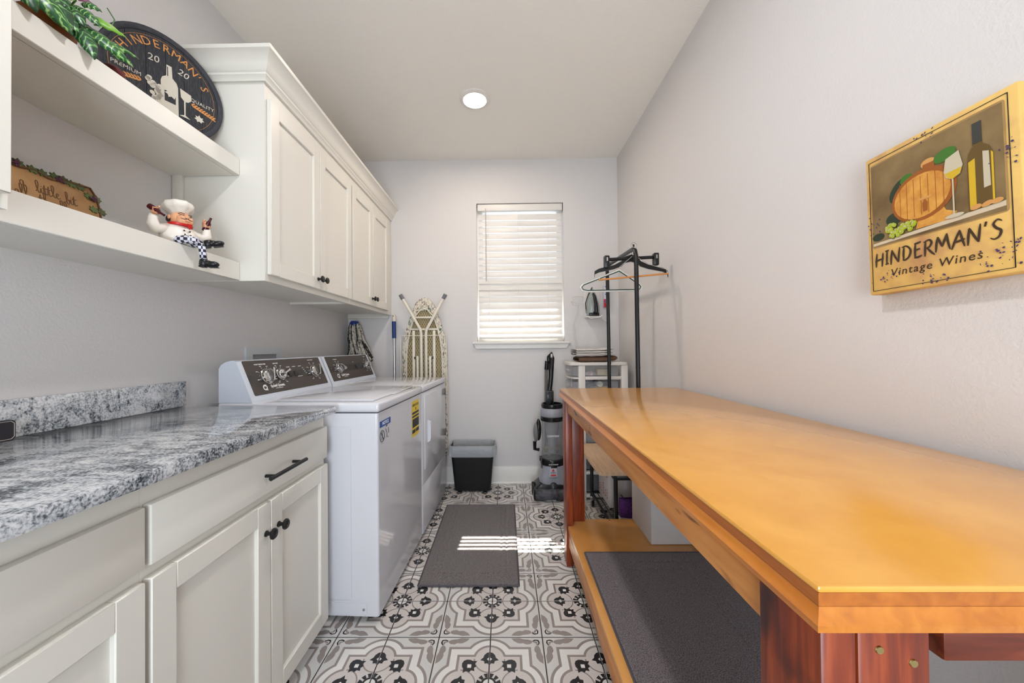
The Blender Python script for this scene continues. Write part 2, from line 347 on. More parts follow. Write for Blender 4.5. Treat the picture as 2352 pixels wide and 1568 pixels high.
b=MB(); b.box(XL,WX0,YB,YB+.15,0,ZC).box(WX1,XR,YB,YB+.15,0,ZC).box(WX0,WX1,YB,YB+.15,0,WZ0).box(WX0,WX1,YB,YB+.15,WZ1,ZC)
struct(b.build('wall_back',M_wall))
b=MB(); b.box(XL,-.5,YF-.1,YF,0,ZC).box(.5,XR,YF-.1,YF,0,ZC).box(-.5,.5,YF-.1,YF,2.05,ZC); struct(b.build('wall_front',M_wall))
def base_prof(b,axis,a0,a1,wallc,sgn):
    prof=[(0,0),(.016,0),(.016,.105),(.013,.115),(.013,.122),(.008,.134),(.008,.14),(0,.14)]
    prof2=[(.016,0),(.027,0),(.026,.010),(.022,.017),(.016,.019)]
    for pr in (prof,prof2):
        r=[]
        for t in (a0,a1): r.append([((t,wallc+sgn*d,z) if axis=='x' else (wallc+sgn*d,t,z)) for d,z in pr])
        b.loft(r)
b=MB(); base_prof(b,'x',XL,XR,YB,-1); struct(b.build('baseboard_back',M_trim))
b=MB(); base_prof(b,'y',YF,YB-.03,XR,-1); struct(b.build('baseboard_right',M_trim))
# window: vinyl frame, sashes, panes, stool and apron
win=bpy.data.objects.new('window_1',None); COL.objects.link(win); win.location=((WX0+WX1)/2,YB,WZ0); struct(win)
b=MB(); y0,y1=YB+.075,YB+.13
for x0,x1,z0,z1 in ((WX0,WX0+.045,WZ0,WZ1),(WX1-.045,WX1,WZ0,WZ1),(WX0+.0452,WX1-.0452,WZ0,WZ0+.05),(WX0+.0452,WX1-.0452,WZ1-.05,WZ1)): b.box(x0,x1,y0,y1,z0,z1)
b.build('window_frame',M_trim,win)
MB().box(WX0+.04,WX1-.04,y0,y1-.01,1.605,1.715,r=.003).build('meeting_rail',M_trim,win)
M_glass=mat('window_glass',(240,246,250),.02,trans=1,ior=1.02,spec=.3,alpha=.25)
for z0,z1 in ((WZ0+.045,1.61),(1.71,WZ1-.045)): MB().box(WX0+.04,WX1-.04,YB+.1,YB+.104,z0,z1).build('pane',M_glass,win)
MB().box(-.274,.548,YB-.035,YB+.08,1.168,1.190,r=.005).build('window_sill',M_trim,win)
MB().prism([(-.262,1.168),(.536,1.168),(.514,1.131),(-.246,1.131)],.017,M=fr((0,YB-.001,0),(1,0,0),(0,0,1))).build('apron',M_trim,win)
# unseen roof eave, added to keep the sun off the upper part of the window
struct(MB().box(-2.2,2.2,YB+.151,YB+.80,2.60,2.72).build('added_eave',M_trim),'unseen roof eave added outside above the window to block sun')
# recessed ceiling lights
def downlight(x,y,label,power,col):
    t=thing('recessed_light',label,'light',(x,y,ZC),group='recessed ceiling lights')
    M=Matrix.Translation((x,y,ZC)); MB().lathe([(.073,-.012),(.078,-.013),(.098,-.006),(.098,0),(.073,0),(.073,-.012)],40,M=M).build('trim_ring',M_trim,t)
    MB().lathe([(.0001,-.010),(.074,-.010),(.074,-.002),(.0001,-.002)],40,M=M).build('lens',mat('lamp_lens_%d'%power,col,.4,emit=power),t)
    return t
downlight(-.18,2.325,'round white recessed downlight glowing in the ceiling before the window',150,(255,238,220))
downlight(-.18,.75,'round white recessed downlight in the ceiling above the granite counter, out of frame',255,(246,246,252))
# ================================================================== WINDOW BLIND
M_slat,N_,L_,p_=nodes('blind_slat'); p_.inputs['Base Color'].default_value=lin((232,228,222)); p_.inputs['Roughness'].default_value=.45
_t=N_.new('ShaderNodeBsdfTranslucent'); _t.inputs[0].default_value=lin((236,226,214)); _x=N_.new('ShaderNodeMixShader'); _x.inputs[0].default_value=.07
L_.new(p_.outputs[0],_x.inputs[1]); L_.new(_t.outputs[0],_x.inputs[2]); L_.new(_x.outputs[0],N_['Material Output'].inputs[0])
YBL=YB+.034
bl=thing('window_blind','white horizontal slat blind hanging inside the window','blind',((WX0+WX1)/2,YBL,WZ0))
MB().box(WX0+.008,WX1-.008,YBL-.03,YBL+.03,WZ1-.062,WZ1-.006,r=.003).build('headrail',M_trim,bl)
NS=19; ztop=2.255; zbot=1.275
for i in range(NS):
    z=ztop+(zbot-ztop)*i/(NS-1)
    th=R(73) if i<14 else R(73.5-(i-13)*1.3); wd=.0572
    rr=[]
    for t in (-1,-.5,0,.5,1):
        # room edge (t=-1) low, outer edge high
        yy=t*wd/2; cr=.0035*(1-t*t)
        rr.append((yy*math.cos(th)-cr*math.sin(th)*0, yy*math.sin(th), cr))
    b=MB(); V=[]
    for x in (WX0+.014,WX1-.014):
        for off in (0.0,.0026):
            for (yy,zz,cr) in rr:
                nx_y,nx_z=-math.sin(th),math.cos(th)
                V.append((x,YBL+yy+nx_y*(cr+off),z+zz+nx_z*(cr+off)))
    Fc=[]
    for k in range(4):
        Fc+= [(k,k+1,k+11,k+10),(k+5,k+15,k+16,k+6)]
    Fc+= [(0,10,15,5),(4,9,19,14),(0,5,6,1),(1,6,7,2),(2,7,8,3),(3,8,9,4),(10,11,16,15),(11,12,17,16),(12,13,18,17),(13,14,19,18)]
    b.add(V,Fc); b.build('slat',M_slat,bl)
MB().box(WX0+.014,WX1-.014,YBL-.028,YBL+.028,1.212,1.232,r=.004).build('bottom_rail',M_trim,bl)
for x in (-.13,.12,.37): MB().tube([(x,YBL-.036,WZ1-.06),(x,YBL-.036,1.225)],.0011,5).build('ladder_cord',M_trim,bl)
MB().tube([(-.155,YBL-.05,WZ1-.05),(-.155,YBL-.05,1.70)],.0045,6).build('tilt_wand',mat('wand_clear',(190,180,172),.2),bl)
# ================================================================== CABINETS
def shaker(b,x,y0,y1,z0,z1,fw=.057,t=.019):
    """door facing +X, back plane at x"""
    b.box(x,x+t,y0,y0+fw,z0,z1,r=.002,seg=1).box(x,x+t,y1-fw,y1,z0,z1,r=.002,seg=1)
    b.box(x,x+t,y0+fw+.0002,y1-fw-.0002,z0,z0+fw,r=.0015,seg=1).box(x,x+t,y0+fw+.0002,y1-fw-.0002,z1-fw,z1,r=.0015,seg=1)
    b.box(x+.001,x+.009,y0+fw-.004,y1-fw+.004,z0+fw-.004,z1-fw+.004)
    return b
KP=[(.009,0),(.009,.003),(.006,.006),(.0055,.014),(.008,.018),(.016,.021),(.0165,.025),(.013,.029),(.0001,.031)]
def knob(x,y,z,parent): return MB().lathe(KP,20,M=fr((x,y,z),(0,1,0),(0,0,1))).build('knob',M_black,parent)
XF=-.965
def wall_cabinet(y0,y1,doors,label,strip=False):
    t=thing('wall_cabinet',label,'cabinet',((XL+XF)/2,(y0+y1)/2,1.42),group='white shaker wall cabinets')
    b=MB().box(XL+.001,XF-.02,y0,y1,1.432,2.25)                           # carcass
    b.box(XF-.0199,XF,y0,y1,1.42,2.25).box(XL+.001,XF-.02,y0,y0+.012,1.42,1.4319).box(XL+.001,XF-.02,y1-.012,y1,1.42,1.4319)
    b.build('body',M_cab,t)
    if strip: MB().box(XL+.002,XL+.042,y0-.014,y0,1.50,1.90,r=.003).build('scribe_strip',M_cab,t)
    for a,c,kn in doors:
        d=shaker(MB(),XF+.001,a,c,1.447,2.165).build('door',M_cab,t); knob(XF+.02,kn,1.497,d)
    return t
wall_cabinet(1.455,2.252,[(1.466,1.857,1.835),(1.861,2.243,1.883)],'white shaker wall cabinet nearest the floating shelves, two doors with black knobs',True)
wall_cabinet(2.254,3.085,[(2.262,2.609,2.588),(2.613,2.96,2.634)],'white shaker wall cabinet against the window wall, two doors with black knobs')
wall_cabinet(-.10,.695,[(-.09,.295,.27),(.30,.687,.33)],'white wall cabinet closest to the camera, only its edge in view at the left')
# crown moulding over the run of wall cabinets, with a return on the near side
prof=[(0,2.224),(.010,2.224),(.012,2.236),(.020,2.244),(.020,2.252),(.028,2.258),(.034,2.275),(.044,2.296),(.060,2.310),(.066,2.314),(.069,2.326),(.0,2.326)]
b=MB(); rings=[]
for d,z in prof: pass
paths=[lambda d:(XL,1.455-d),lambda d:(XF+d,1.455-d),lambda d:(XF+d,YB-.001)]
b.loft([[(*p(d),z) for d,z in prof] for p in paths]); b.build('trim_1',M_cab); struct(bpy.data.objects['trim_1'],'white crown moulding along the top of the wall cabinets')
tag(MB().box(XL+.003,-.985,YB-.02,YB-.001,1.396,1.4195,r=.002).build('cabinet_cleat',M_cab),'thin white cleat strip under the wall cabinet on the window wall','cleat')
def shelf(name,z0,z1,label):
    t=thing(name,label,'shelf',(-1.2,1.07,z0))
    MB().box(XL+.001,-1.085,.697,1.453,z0+.012,z1,r=.001,seg=1).build('board',M_cab,t)
    MB().box(-1.086,-1.066,.697,1.453,z0,z1,r=.002,seg=1).build('front_edge',M_cab,t)
    MB().box(XL+.001,-1.087,.70,1.45,z0,z0+.012).build('underside',M_cab,t)
shelf('floating_shelf',1.845,1.912,'upper white floating shelf carrying the plant and the round sign')
shelf('floating_shelf',1.421,1.495,'lower white floating shelf carrying the chef figurine and the plaque')
# base cabinets
XD=-.74
def base_cabinet(y0,y1,drawer,doors,label,pull=None,endp=False):
    t=thing('base_cabinet',label,'cabinet',(-1.03,(y0+y1)/2,0),group='white base cabinets under the granite counter')
    b=MB().box(XL+.03,XD-.0201,y0,y1,.055,.883).box(XD-.02,XD,y0,y1,.055,.883)
    b.build('body',M_cab,t)
    MB().box(XL+.03,-.79,y0,y1,0,.0548).build('toe_kick',M_cab,t)
    d=MB().box(XD,XD+.02,drawer[0],drawer[1],.708,.832,r=.004).build('drawer',M_cab,t)
    if pull:
        p=MB(); p.tube([(XD+.052,pull[0],.765),(XD+.052,pull[1],.765)],.0065,12); 
        for yy in (pull[0]+.025,pull[1]-.025): p.tube([(XD+.018,yy,.765),(XD+.052,yy,.765)],.005,10)
        p.build('bar_pull',M_black,d)
    for a,c,kn in doors:
        o=shaker(MB(),XD,a,c,.062,.682,t=.02).build('door',M_cab,t)
        if kn: knob(XD+.02,kn,.593,o)
    if endp:
        MB().box(-.80,-.775,y1-.03,y1,0,.055,r=.003).build('toe_end',M_cab,t)
        MB().tube([(-.778,y0+.02,.008),(-.778,y1+.002,.008)],.009,8).build('shoe_moulding',M_trim,t)
    return t
base_cabinet(.728,1.472,(.733,1.464),[(.734,1.108,1.086),(1.111,1.466,1.146)],'cream white base cabinet beside the washer with drawer, bar pull and two knobbed doors',(1.06,1.25),True)
base_cabinet(-.05,.7275,(-.04,.722),[(-.04,.336,None),(.34,.722,None)],'cream white base cabinet at the bottom left of the picture, no pull in view')
ct=thing('granite_countertop','polished grey and white granite countertop with backsplash over the base cabinets','countertop',(-1.0,.7,.884))
MB().box(XL+.001,-.685,-.06,1.468,.884,.914,r=.004).build('slab',M_granite,ct)
MB().box(XL+.001,-1.314,-.06,1.487,.9145,1.016,r=.003).build('backsplash',M_granite,ct)
# small block sign standing on the counter
t=thing('word_block','small dark block sign with cream letters NE in view on the granite counter','sign',(-1.29,.87,.9145))
def octo(x0,x1,z0,z1,c): return [(x0+c,z0),(x1-c,z0),(x1,z0+c),(x1,z1-c),(x1-c,z1),(x0+c,z1),(x0,z1-c),(x0,z0+c)]
Mk=fr((-1.300,.94,.915),(0,1,0),(0,0,1)); M_blk=mat('block_black',(38,36,42),.5)
MB().prism(octo(-.20,.0,0,.052,.006),.018,M=Mk).build('block',M_blk,t)
b=MB()
for i,(q0,q1) in enumerate(zip(octo(-.197,-.003,.003,.049,.006),octo(-.197,-.003,.003,.049,.006)[1:]+[(-.191,.003)])): b.tube([(q0[0],q0[1],.0185),(q1[0],q1[1],.0185)],.0006,4,M=Mk)
b.text('WINE',.046,Mk@Matrix.Translation((-.098,.025,.0183)),bold=.0003,spacing=1.25); b.build('lettering',mat('cream_print',(206,200,186),.5),t)
# ================================================================== WASHER AND DRYER
AROT=-.047
def appliance(name,label,loc,wd,washer):
    t=thing(name,label,'washer' if washer else 'dryer',loc,AROT)
    B=lambda bb,n,m,p=t:bb.build(n,m,p,local=True)
    b=MB(); pr=rounded_rect(-.69,0,0,wd,.010); 
    b.loft([[(x,y,.03) for x,y in pr],[(x,y,.872) for x,y in pr]]); B(b,'body',M_enamel)
    b=MB(); b.box(-.70,.006,-.003,wd+.003,.875,.915,r=.011,seg=3); B(b,'top_panel',M_enamel)
    pts=[(-.697,.915),(-.697,1.06),(-.686,1.078),(-.665,1.090),(-.635,1.097),(-.619,1.092),(-.548,.922),(-.548,.915)]
    My=fr((0,0,0),(1,0,0),(0,0,1)) # local z -> -y
    b=MB(); b.prism(pts,wd-.004,M=My@Matrix.Translation((0,0,-wd+.002))); B(b,'console',M_consw)
    P0=Vector((-.551,0,.927)); P1=Vector((-.621,0,1.095)); up=(P1-P0).normalized(); Mp=fr(P0,(0,1,0),up) # x along y, y up the slope, z out
    cp=B(MB().prism(rounded_rect(.030,wd-.030,.014,.178,.006),.003,M=Mp@Matrix.Translation((0,0,-.0005))),'control_panel',M_panel)
    B(MB().prism([(.032,.073),(wd-.032,.073),(wd-.032,.112),(.032,.112)],.0004,M=Mp@Matrix.Translation((0,0,.0025))),'panel_band',mat('panel_band',(48,43,41),.22),cp)
    # knobs
    for y,s,r in (((.145,.096,.034),(.245,.1,.027),(.53,.096,.032)) if washer else ((.15,.096,.030),(.575,.094,.030))):
        Mk=Mp@Matrix.Translation((y,s,.003)); k=MB(); k.lathe([(r+.004,0),(r+.004,.003),(r,.005),(r*.98,.012),(r*.82,.017),(r*.5,.019),(.0001,.019)],28,M=Mk)
        a=R(random.choice((20,65,-30))); Mg=Mk@Matrix.Rotation(a,4,'Z')
        k.loft([[(x*sc,y2*(1 if z<.03 else .8),z) for x,y2 in ((-r*.95,-.006),(-r*.4,-.0045),(0,-.005),(r*.4,-.0045),(r*.95,-.008),(r*1.02,0),(r*.95,.008),(r*.4,.0045),(0,.005),(-r*.4,.0045),(-r*.95,.006))] for sc,z in ((.9,.012),(.98,.022),(1.02,.036),(.95,.040))],M=Mg)
        kb=B(k,'knob',M_chrome,cp)
        d=MB()
        for q in range(8):
            aa=R(-60+q*42); d.box(r+.009,r+.016,-.0007,.0007,.0001,.0006,M=Mp@Matrix.Translation((y,s,.0026))@Matrix.Rotation(aa,4,'Z'))
            d.box(-.006,.006,-.0014,.0014,0,.0004,M=Mp@Matrix.Translation((y+(r+.025)*math.cos(aa),s+(r+.021)*math.sin(aa),.0027)))
        B(d,'dial_marks',M_white,cp)
    # lettering
    d=MB(); Mt_=Mp@Matrix.Translation((0,0,.0028)); tx=lambda s,x,y,sz,bo=.0002,**k:d.text(s,sz,Mt_@Matrix.Translation((x,y,0)),bold=bo,**k)
    tx('Speed Queen.',.196 if washer else .20,.047,.0185,.0007,sx=.95); bar=lambda x,y,w_,h_=.0024:d.box(-w_/2,w_/2,-h_/2,h_/2,0,.0004,M=Mt_@Matrix.Translation((x,y,0))); bar(.20,.034,.05)
    d.lathe([(.0085,0),(.014,0),(.014,.0004),(.0085,.0004),(.0085,0)],20,M=Mt_@Matrix.Translation((.108,.045,0)))
    d.box(-.002,.010,-.0025,.0025,0,.0004,M=Mt_@Matrix.Translation((.113,.038,0))@Matrix.Rotation(R(-50),4,'Z'))
    if washer:
        for s,x in (('WASH TEMPERATURE',.13),('LOAD SIZE',.235)): tx(s,x,.158,.0075)
        for x in (.318,.365,.415): bar(x,.134,.026,.003)
        for q in range(4): bar(.435+.006*q,.122-.010*q,.011)
        bar(.53,.164,.05,.0034)
        bar(.39,.078,.04)
    else:
        bar(.14,.158,.045,.0034); bar(.37,.13,.016,.003); bar(.575,.164,.035,.0034)
    B(d,'lettering',M_white,cp)
    for y in ((.318,.365) if washer else (.40,)):
        B(MB().box(-.016,.016,-.013,.013,0,.004,r=.002,M=Mp@Matrix.Translation((y,.094,.0025))),'switch',M_blackp,cp)
    if washer:
        ly0,ly1,lx0,lx1=.045,wd-.045,-.47,-.035
        l=B(MB().box(lx0,lx1,ly0,ly1,.9152,.923,r=.0035),'lid',M_enamel)
        B(MB().box(lx0+.05,lx1-.05,ly0+.06,ly1-.06,.9228,.9250,r=.001),'lid_panel',M_enamel,l)
        B(MB().box(lx1-.006,lx1+.012,wd/2-.06,wd/2+.06,.916,.921,r=.002),'lid_grip',M_enamel,l)
        # pressed panel on the side
        b=MB(); Ms=fr((0,-.0005,0),(1,0,0),(0,0,1))
        b.prism(rounded_rect(-.60,-.115,.10,.815,.012),.0022,M=Ms); B(b,'side_panel',M_enamel)
        b=MB(); b.prism(rounded_rect(-.66,-.05,.038,.085,.010),.0022,M=Ms); B(b,'side_kick',M_enamel)
        B(MB().lathe([(.006,0),(.005,.003),(.0001,.0035)],10,M=fr((-.063,-.002,.06),(1,0,0),(0,0,1))),'screw',M_chrome)
        # stickers
        Mf=fr((.0007,0,0),(0,1,0),(0,0,1))
        st=B(MB().box(.02,.145,.806,.832,0,.0005,M=Mf),'notice_sticker',mat('sticker_blue',(28,78,160),.4))
        d=MB(); d.text('NOTICE',.020,Mf@Matrix.Translation((.083,.819,.0006)),bold=.0004); B(d,'sticker_text',M_white,st)
        d=MB(); d.tube([(.045+.024*math.cos(a*.3),.767+.024*math.sin(a*.3),.0004) for a in range(22)],.0011,4,M=Mf)
        d.tube([(.03,.785,.0004),(.062,.748,.0004)],.0011,4,M=Mf); d.tube([(.038,.752,.0004),(.048,.77,.0004),(.045,.785,.0004)],.0009,4,M=Mf)
        d.tube([(.085,.79,.0004),(.10,.768,.0004),(.095,.752,.0004),(.118,.748,.0004)],.0009,4,M=Mf); d.tube([(.088,.798,.0004),(.098,.805,.0004),(.104,.797,.0004)],.0009,4,M=Mf); d.tube([(.115,.79,.0004),(.122,.765,.0004)],.0009,4,M=Mf)
        B(d,'sticker_drawing',M_dark,st)
        en=B(MB().box(.468,.598,.653,.848,0,.0005,M=Mf),'energy_label',mat('label_yellow',(238,204,30),.45))
        d=MB(); Mq=Mf@Matrix.Translation((.533,0,.0005)); d.text('ENERGYGUIDE',.0185,Mq@Matrix.Translation((0,.825,0)),bold=.0006,sx=.92)
        d.box(-.062,.062,.776,.788,0,.0003,M=Mq).box(-.062,.062,.758,.768,0,.0003,M=Mq).box(-.058,.062,.703,.75,0,.0003,M=Mq).box(-.062,-.004,.672,.692,0,.0003,M=Mq).box(.004,.062,.672,.692,0,.0003,M=Mq).tube([(0,.812,.0003),(0,.797,.0003)],.003,4,M=Mq)
        B(d,'label_print',M_dark,en)
    else:
        dr=B(MB().box(0,.007,.045,wd-.035,.40,.852,r=.004),'door',M_enamel)
        b=MB(); b.prism([(z,x) for x,z in ((0,0),(.018,.012),(.022,.03),(.022,.11),(.018,.128),(0,.14))],.022,M=fr((.006,.115,.55),(0,0,1),(1,0,0))@Matrix.Translation((0,0,-.011))); B(b,'door_handle',M_enamel,dr)
        for z in (.47,.78): B(MB().box(-.002,.010,wd-.038,wd-.020,z,z+.05,r=.002),'hinge',M_blackp,dr)
        B(MB().box(0,.003,.004,wd-.004,.035,.318,r=.002),'lower_panel',M_enamel)
        B(MB().box(0,.003,.004,wd-.004,.322,.868,r=.002),'front_panel',M_enamel)
    for x in (-.05,-.63):
        for y in (.05,wd-.05): B(MB().lathe([(.018,0),(.022,.004),(.022,.012),(.010,.014),(.010,.033)],14,M=Matrix.Translation((x,y,0.0))),'foot',M_blackp)
    return t
appliance('washing_machine','white top-load washing machine with blue notice and yellow energy sticker','' or (-.534,1.515,0),.655,True)
appliance('clothes_dryer','white front-door clothes dryer between the washer and the ironing board',(-.5025,2.178,0),.655,False)
# recessed supply box on the wall behind the washer
t=thing('outlet_box','white recessed washer supply box on the wall above the washing machine console','outlet box',(XL,2.0,1.0))
b=MB()
for y0,y1,z0,z1 in ((1.848,1.898,.96,1.156),(2.104,2.152,.96,1.156),(1.8982,2.1038,1.116,1.156),(1.8982,2.1038,.96,.985)): b.box(XL+.0003,XL+.010,y0,y1,z0,z1)
b.build('frame',mat('box_white',(206,208,210),.5),t)
MB().box(XL+.0006,XL+.002,1.896,2.106,.983,1.118).build('back_plate',mat('box_grey',(150,150,152),.6),t)
# ================================================================== WORK TABLE
tb=thing('work_table','long honey-varnished wooden work table with red-stained legs and a lower shelf','table',(.61,1.17,0))
TX0,TX1,TY0,TY1,TZ=.295,.925,.352,2.005,.914
MB().box(TX0,TX1,TY0,TY1,.907,TZ,r=.0025).build('table_top',[M_tabletop],tb)
MB().box(TX0+.0015,TX1-.001,TY0+.0015,TY1-.0015,.8942,.9069).build('edge_band',wood('dark_edge_band',(190,110,34),(176,98,26),(158,84,20),(8,.6,8),rough=.35,scale=7),tb)
e=MB(); ogee=[(.010,.868),(.003,.869),(-.004,.873),(-.005,.880),(0,.886),(.002,.8935),(.012,.8935)]
e.loft([[(TX1,TY0+d,z) for d,z in ogee],[(TX0+d,TY0+d,z) for d,z in ogee],[(TX0+d,TY1-d,z) for d,z in ogee],[(TX1,TY1-d,z) for d,z in ogee]])
e.box(TX0+.0122,TX1-.001,TY0+.0122,TY1-.0122,.8682,.8936)
e.build('edge_moulding',M_edge,tb)
AX=.318
MB().box(AX,AX+.038,.39,1.905,.800,.868,r=.003).build('long_apron',M_apron,tb)
MB().box(TX1-.06,TX1-.022,.39,1.96,.800,.868,r=.003).build('long_apron',M_apron,tb)
for y0,y1 in ((.376,.414),(1.945,1.983)): MB().box(.44,TX1-.10,y0,y1,.822,.868,r=.003).build('end_apron',M_redwoodh,tb)
def table_leg(x0,sx,y0,sy):
    # two boards screwed together as an L
    b=MB(); xa,xb=sorted((x0,x0+sx*.036)); ya,yb=sorted((y0,y0+sy*.089)); b.box(xa,xb,ya,yb,0,.868,r=.004)
    xa,xb=sorted((x0+sx*.0365,x0+sx*.108)); ya,yb=sorted((y0,y0+sy*.037)); b.box(xa,xb,ya,yb,0,.868,r=.004)
    return b.build('leg',M_redwood,tb)
lg=table_leg(.309,1,.367,1); table_leg(.309,1,1.996,-1); table_leg(TX1-.006,-1,.367,1); table_leg(TX1-.006,-1,1.996,-1)
for x,z in ((.366,.842),(.399,.829)): MB().lathe([(.0042,0),(.0036,.0012),(.0001,.0012)],10,M=fr((x,.3668,z),(1,0,0),(0,0,1))).build('screw',mat('brass_screw',(196,176,120),.25,metal=1),lg)
ls=MB().box(.318,TX1-.01,.41,1.985,.192,.210,r=.002).build('lower_shelf',wood('shelf_board',(222,162,88),(212,150,74),(196,132,58),(1,1,1),rough=.3,scale=4,coat=.2),tb)
MB().box(.320,.356,.41,1.90,.105,.1915,r=.003).build('shelf_rail',M_apron,tb)
MB().box(TX1-.05,TX1-.012,.41,1.90,.105,.1915,r=.003).build('shelf_rail',M_apron,tb)
for x,y in ((.34,1.96),(.55,1.972),(.80,1.972),(.83,1.66)): MB().lathe([(.004,0),(.004,.0006),(.0001,.0006)],8,M=Matrix.Translation((x,y,.2101))).build('screw_head',M_dark,ls)
st=MB(); Ms=fr((AX-.0006,0,0),(0,-1,0),(0,0,1)); [st.box(AX-.0004,AX-.0001,1.385+.004*(k%2),1.392+.004*(k%2),.818+.0075*k,.822+.0075*k) for k in range(5)]
st.build('grade_stamp',mat('stamp_ink',(60,44,36),.7),bpy.data.objects['long_apron'])
# things on the lower shelf
def rug(name,x0,x1,y0,y1,z,m,label,nx,ny,border):
    def fn(u,v):
        x=x0+(x1-x0)*u; y=y0+(y1-y0)*v; e=min(u*(x1-x0),(1-u)*(x1-x0),v*(y1-y0),(1-v)*(y1-y0))
        h=.009+.0009*math.sin(x*520)*math.sin(y*410+math.sin(x*90)*2)+random.uniform(-.0007,.0007)
        if border[0]<e<border[0]+.008 or border[1]<e<border[1]+.007: h-=.0022
        if e<.004: h=.0085
        if e<1e-6: h=.0008
        return (x,y,z+h)
    b=MB(); b.grid(fn,nx,ny); b.box(x0+.001,x1-.001,y0+.001,y1-.001,z+.0005,z+.004)
    t=MB(); P=[(x0,y0,z+.005),(x1,y0,z+.005),(x1,y1,z+.005),(x0,y1,z+.005)]
    for i in range(4): t.tube([P[i],P[(i+1)%4]],.0044,6)
    r=thing(name,label,'rug',((x0+x1)/2,(y0+y1)/2,z)); b.build('pile',m,r,angle=180); t.build('bound_edge',mat(name+'_binding',(84,80,84),.9),r); return r
rug('shelf_rug',.349,.868,.55,1.652,.2105,M_carpet2,'dark grey carpet mat lying on the lower shelf of the work table',90,150,(.07,.12))
fr_=rug('floor_rug',-.428,.055,1.748,2.636,.0012,M_carpet,'dark grey carpet mat with ribbed border on the tiled floor before the washer',96,150,(.055,.085)); 
M_card=mat('white_cardboard',(196,190,186),.8,var=(3,(186,180,176),.3,.7))
cb=thing('cardboard_box','plain off-white cardboard box standing on the lower shelf of the work table','box',(.785,1.86,.2105))
b=MB(); b.box(.676,.872,1.725,1.985,.2105,.60,r=.003); b.build('body',M_card,cb); MB().box(.678,.870,1.727,1.853,.6005,.603).build('flap',M_card,cb); MB().box(.678,.870,1.857,1.983,.6005,.603).build('flap',M_card,cb)
# ================================================================== CANVAS PRINT
cv=thing('canvas_print','tan vintage wine canvas print hanging on the right wall above the table','picture',(.961,.80,1.44))
Mc=fr((.926,.798,1.44),(0,-1,0),(0,0,1),(-1,0,0))@Matrix.Rotation(R(1.1),4,'Z')   # x runs toward the camera, z into the room
W2,H2=.139,.172
M_cv=mat('canvas_tan',(224,184,104),.7,var=(16,(190,142,96),.42,.72),bump=(900,.2,.0006))
c0=MB().box(-W2,W2,-H2,H2,-.033,0,r=.003,M=Mc).build('canvas',M_cv,cv)
_pc=[0]
def P(b,poly,layer,mi=0):
    _pc[0]=(_pc[0]+1)%17; b.prism(poly,.0003,mi,M=Mc@Matrix.Translation((0,0,.0002+.0003*layer+.000015*_pc[0])))
M_cvb=mat('canvas_brown',(140,116,76),.7,var=(10,(92,70,38),.32,.72))
b=MB(); P(b,[(-.125,-.055),(.117,-.055),(.117,.148),(-.125,.148)],0); b.build('painted_ground',M_cvb,cv)
b=MB(); b.prism(rounded_rect(-.128,.121,-.058,.152,.006),.0001,M=Mc@Matrix.Translation((0,0,.0001))); b.build('ground_halo',mat('canvas_halo',(176,142,86),.7,var=(14,(150,118,70),.3,.7)),cv)
b=MB()
for q0,q1 in (((-.130,-.163),(.125,-.163)),((.125,-.163),(.125,.160)),((.125,.160),(-.130,.160)),((-.130,.160),(-.130,-.163))): b.tube([(*q0,.0005),(*q1,.0005)],.0007,4,M=Mc)
b.build('border_line',M_dark,cv)
def ellp(cx,cy,rx,ry,n=26,rot=0):
    c,s=math.cos(rot),math.sin(rot); return [(cx+rx*math.cos(a)*c-ry*math.sin(a)*s,cy+rx*math.cos(a)*s+ry*math.sin(a)*c) for a in [2*PI*i/n for i in range(n)]]
pm=lambda n,c,**k:mat('paint_'+n,c,.6,**k)
b=MB(); mats=[pm('shelf',(206,190,164)),pm('barrel_dark',(150,84,24)),pm('barrel',(222,164,74),var=(40,(190,124,44),.3,.7)),pm('wine',(206,170,34)),pm('bottle',(96,74,28)),pm('foil',(56,56,52)),pm('glass',(196,186,160)),pm('leaf',(60,112,34)),pm('leafdark',(38,52,32)),pm('grape',(172,184,48)),pm('cork',(206,150,84)),pm('ink',(58,40,24)),pm('stain',(70,52,96))]
P(b,[(-.125,-.052),(.117,-.046),(.117,-.036),(-.125,-.046)],1,0)
P(b,[(-.03,-.040),(.035,-.040),(.045,-.028),(.026,-.018),(.02,.0),(-.025,-.008)],2,2)              # cradle
P(b,ellp(-.016,.032,.063,.056,rot=.2),3,1); P(b,ellp(-.018,.031,.055,.048,rot=.2),4,2)             # barrel
for i in range(-3,4): P(b,[(-.018+i*.014,-.012),(-.0172+i*.014,-.012),(-.0172+i*.014,.074),(-.018+i*.014,.074)],5,1)
P(b,[(-.014,-.006),(-.006,-.006),(-.005,.012),(-.010,.022),(-.015,.012)],6,1); P(b,[(-.022,.02),(.002,.02),(.002,.025),(-.022,.025)],6,10)
P(b,ellp(-.002,.096,.014,.010),3,10); P(b,[(-.014,.082),(.010,.082),(.008,.096),(-.012,.096)],3,1)
P(b,ellp(.028,.097,.020,.013,rot=.2),5,7); P(b,ellp(-.060,.062,.030,.019,rot=.9),2,8); P(b,ellp(-.045,.08,.014,.012),2,7); P(b,ellp(-.075,.0,.018,.014),2,8); P(b,ellp(-.112,-.032,.014,.009),3,8)
P(b,[(.064,-.038),(.103,-.036),(.103,.062),(.098,.078),(.088,.088),(.087,.132),(.074,.132),(.073,.088),(.066,.076),(.064,.06)],3,4)
